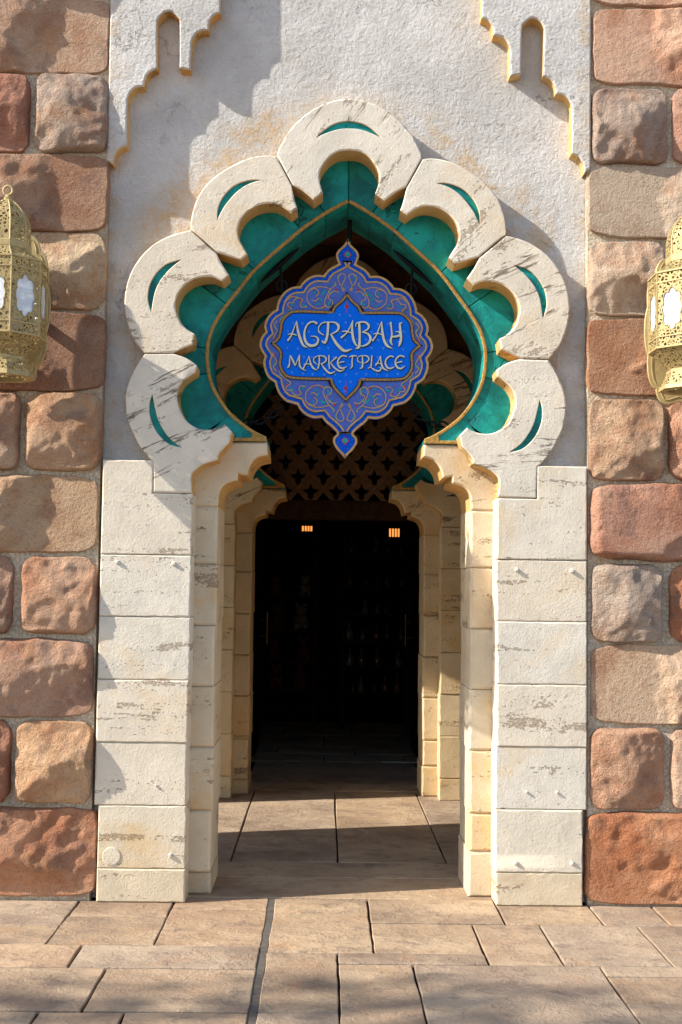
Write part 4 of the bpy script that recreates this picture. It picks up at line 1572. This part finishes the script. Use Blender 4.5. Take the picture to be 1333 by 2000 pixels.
def lantern(ax_px, y_shift, label):
    YC = -0.335
    X, _ = P(ax_px, 560 + y_shift, YC)
    zz = lambda py: P(ax_px, py + y_shift, YC)[1]
    u = (YC + 6.2) / F_PX
    c = (X, YC)
    z_foot = zz(738)
    t = thing('wall_lantern', label, 'lantern', (X, YC, z_foot))
    RR = 82 * u
    tube('finial_ring', [(X + 9 * u * math.cos(a), YC, zz(372) + 9.5 * u * math.sin(a)) for a in [2 * PI * k / 20 for k in range(20)]], 2.4 * u, BRASS, t, 8, True)
    oct_loft('finial_collar', c, [(zz(381), 4 * u), (zz(384), 5 * u), (zz(387), 8 * u), (zz(390), 7 * u), (zz(393), 13 * u), (zz(396), 14 * u)], BRASS, t, True)
    dome = [(zz(395), 13 * u), (zz(402), 22 * u), (zz(411), 31 * u), (zz(421), 38 * u), (zz(433), 43 * u), (zz(446), 46 * u), (zz(478), 47 * u)]
    d = oct_loft('dome', c, dome, PIERCED, t)
    ribs('rib', c, dome, 1.6 * u, d)
    oct_loft('dome_band', c, [(zz(477), 47.5 * u), (zz(479), 49 * u), (zz(490), 49 * u), (zz(492), 47 * u)], BRASS, t)
    roof = [(zz(491), 48 * u), (zz(498), 54 * u), (zz(508), 68 * u), (zz(516), 80 * u)]
    d = oct_loft('flared_roof', c, roof, PIERCED, t)
    ribs('rib', c, roof, 1.5 * u, d)
    d = oct_loft('upper_band', c, [(zz(516), RR), (zz(536), RR)], PIERCED, t)
    oct_loft('moulding', c, [(zz(515), RR * 1.0), (zz(515.5), RR * 1.03), (zz(518.5), RR * 1.03), (zz(519), RR * 1.0)], BRASS, t)
    oct_loft('moulding', c, [(zz(535), RR * 1.0), (zz(535.5), RR * 1.025), (zz(538), RR * 1.025), (zz(538.5), RR * 1.0)], BRASS, t)
    # eight side panels with a cusped window and a frosted pane
    z1, z0 = zz(538), zz(640)
    hgt = z1 - z0
    fw = 2 * RR * math.sin(PI / 8)
    apo = RR * math.cos(PI / 8)
    win = lobed_window(fw * 0.60, hgt * 0.66)
    for k in range(8):
        an = k * PI / 4
        rect = [(-fw / 2, -hgt / 2), (fw / 2, -hgt / 2), (fw / 2, hgt / 2), (-fw / 2, hgt / 2)]
        p = plate('side_panel', rect, -0.0015, 0.0015, PIERCED, None, holes=[win], bevel=0)
        p.parent = t
        p.location = (apo * math.sin(an), -apo * math.cos(an), (z0 + z1) / 2 - z_foot)
        p.rotation_euler = (0, 0, an)
        pane = plate('pane', [(x * 1.06, z * 1.04) for x, z in win], 0.003, 0.006, PANE, None, bevel=0)
        pane.parent = p
        lip = merge([tube_data([(x, -0.002, z) for x, z in win], 0.0022, 5, True)])
        l_ = mesh_obj('window_lip', *lip, BRASS, None, 60)
        l_.parent = p
    ribs('corner_post', c, [(zz(516), RR), (zz(661), RR)], 2.0 * u, t)
    oct_loft('lower_band', c, [(zz(640), RR), (zz(660), RR)], PIERCED, t)
    oct_loft('moulding', c, [(zz(639), RR), (zz(639.5), RR * 1.02), (zz(642), RR * 1.02), (zz(642.5), RR)], BRASS, t)
    oct_loft('moulding', c, [(zz(659), RR), (zz(659.5), RR * 1.03), (zz(663), RR * 1.03), (zz(663.5), RR * 0.99)], BRASS, t)
    taper = [(zz(663), RR * 0.99), (zz(680), 64 * u), (zz(692), 50 * u), (zz(699), 46 * u)]
    oct_loft('tapered_underside', c, taper, PIERCED, t)
    oct_loft('neck', c, [(zz(698), 46 * u), (zz(700), 48.5 * u), (zz(705), 48.5 * u)], BRASS, t)
    foot = [(zz(705), 48.5 * u), (zz(730), 60 * u)]
    oct_loft('foot', c, foot, PIERCED, t)
    oct_loft('foot_rim', c, [(zz(729), 60 * u), (zz(731), 62 * u), (zz(738), 64 * u), (zz(738), 48 * u)], BRASS, t)
    # scalloped plate against the wall and the arm that carries the lantern
    YP = -0.118
    zc = (P(36, 602 + y_shift, YP)[1])
    hw, hh = 0.172, 0.385
    n_ = 160
    pts = []
    for k in range(n_):
        a = 2 * PI * k / n_
        lob = 1 + 0.075 * abs(math.sin(a * 5)) ** 0.8
        sx_ = math.copysign(abs(math.sin(a)) ** 0.62, math.sin(a)); cz_ = math.copysign(abs(math.cos(a)) ** 0.9, math.cos(a))
        pts.append((X + hw * 0.94 * sx_ * lob, zc + hh * 0.94 * cz_ * lob))
    bp = plate('backplate', pts, YP, YP + 0.012, BRASS, t, bevel=0.003)
    pi_ = inset(ccw(pts), 0.022)
    ring_ = merge([tube_data([(x, YP, z) for x, z in pi_], 0.004, 5, True)])
    mesh_obj('backplate_bead', *ring_, BRASS, bp, 60)
    tube('bracket_arm', [(X, YP + 0.005, zc + 0.02), (X, YC + RR * 0.9, zc + 0.02)], 0.016, BRASS, t)
    tube('wall_stud', [(X, YP + 0.004, zc + 0.02), (X, 0.02, zc + 0.02)], 0.03, BRASS, t)
    return t


lantern(10.5, 0, 'pale brass octagonal lantern with frosted panes, its top ring in view, half in shade')
lantern(1350, 25, 'yellow brass octagonal lantern with frosted panes catching the full sunlight')

# ------------------------------------------------------------------ tree on the plaza, whose shade falls over the paving
LEAF = mat_plain('broad leaf', (70, 96, 40), 0.7, nscale=3)
BARK = mat_plain('grey bark', (104, 90, 76), 0.95, nscale=14)
tree = thing('shade_tree', 'broad leafy tree standing out on the plaza and shading the paving', 'tree', (-10.6, -6.2, 0))
trg = random.Random(21)
cc = Vector((-10.6, -6.2, 7.0))
tube('trunk', catmull([(-10.6, -6.2, 0), (-10.5, -6.45, 2.0), (-10.65, -6.35, 4.0), (-10.6, -6.2, 6.4)], 4), [0.26 - 0.012 * i for i in range(13)], BARK, tree, 10)
limbs, lv = [], []
for k in range(34):
    d = Vector((trg.gauss(0, 1), trg.gauss(0, 1), trg.gauss(0, 0.8))).normalized()
    e = cc + Vector((d.x * 3.6, d.y * 2.1, d.z * 1.6)) * trg.uniform(0.55, 0.95)
    st = Vector((-10.6, -6.2, trg.uniform(3.6, 6.2)))
    limbs.append(tube_data([st, st.lerp(e, 0.5) + Vector((0, 0, 0.25)), e], [0.07, 0.045, 0.015], 5))
while len(lv) < 6500:
    d = Vector((trg.uniform(-1, 1), trg.uniform(-1, 1), trg.uniform(-1, 1)))
    if d.length > 1: continue
    p = cc + Vector((d.x * 5.2, d.y * 2.5, d.z * 2.0))
    if noise.noise(p * 1.1) < -0.12 and trg.random() < 0.7: continue
    a = Vector((trg.gauss(0, 1), trg.gauss(0, 1), trg.gauss(0, .6))).normalized()
    b_ = a.orthogonal().normalized()
    L_ = trg.uniform(0.07, 0.12)
    lv.append(([p - a * L_, p + b_ * L_ * .45, p + a * L_, p - b_ * L_ * .45], [(0, 1, 2, 3)]))
mesh_obj('limbs', *merge(limbs), BARK, tree, 60)
tag(mesh_obj('crown', *merge(lv), LEAF, tree), kind='stuff')
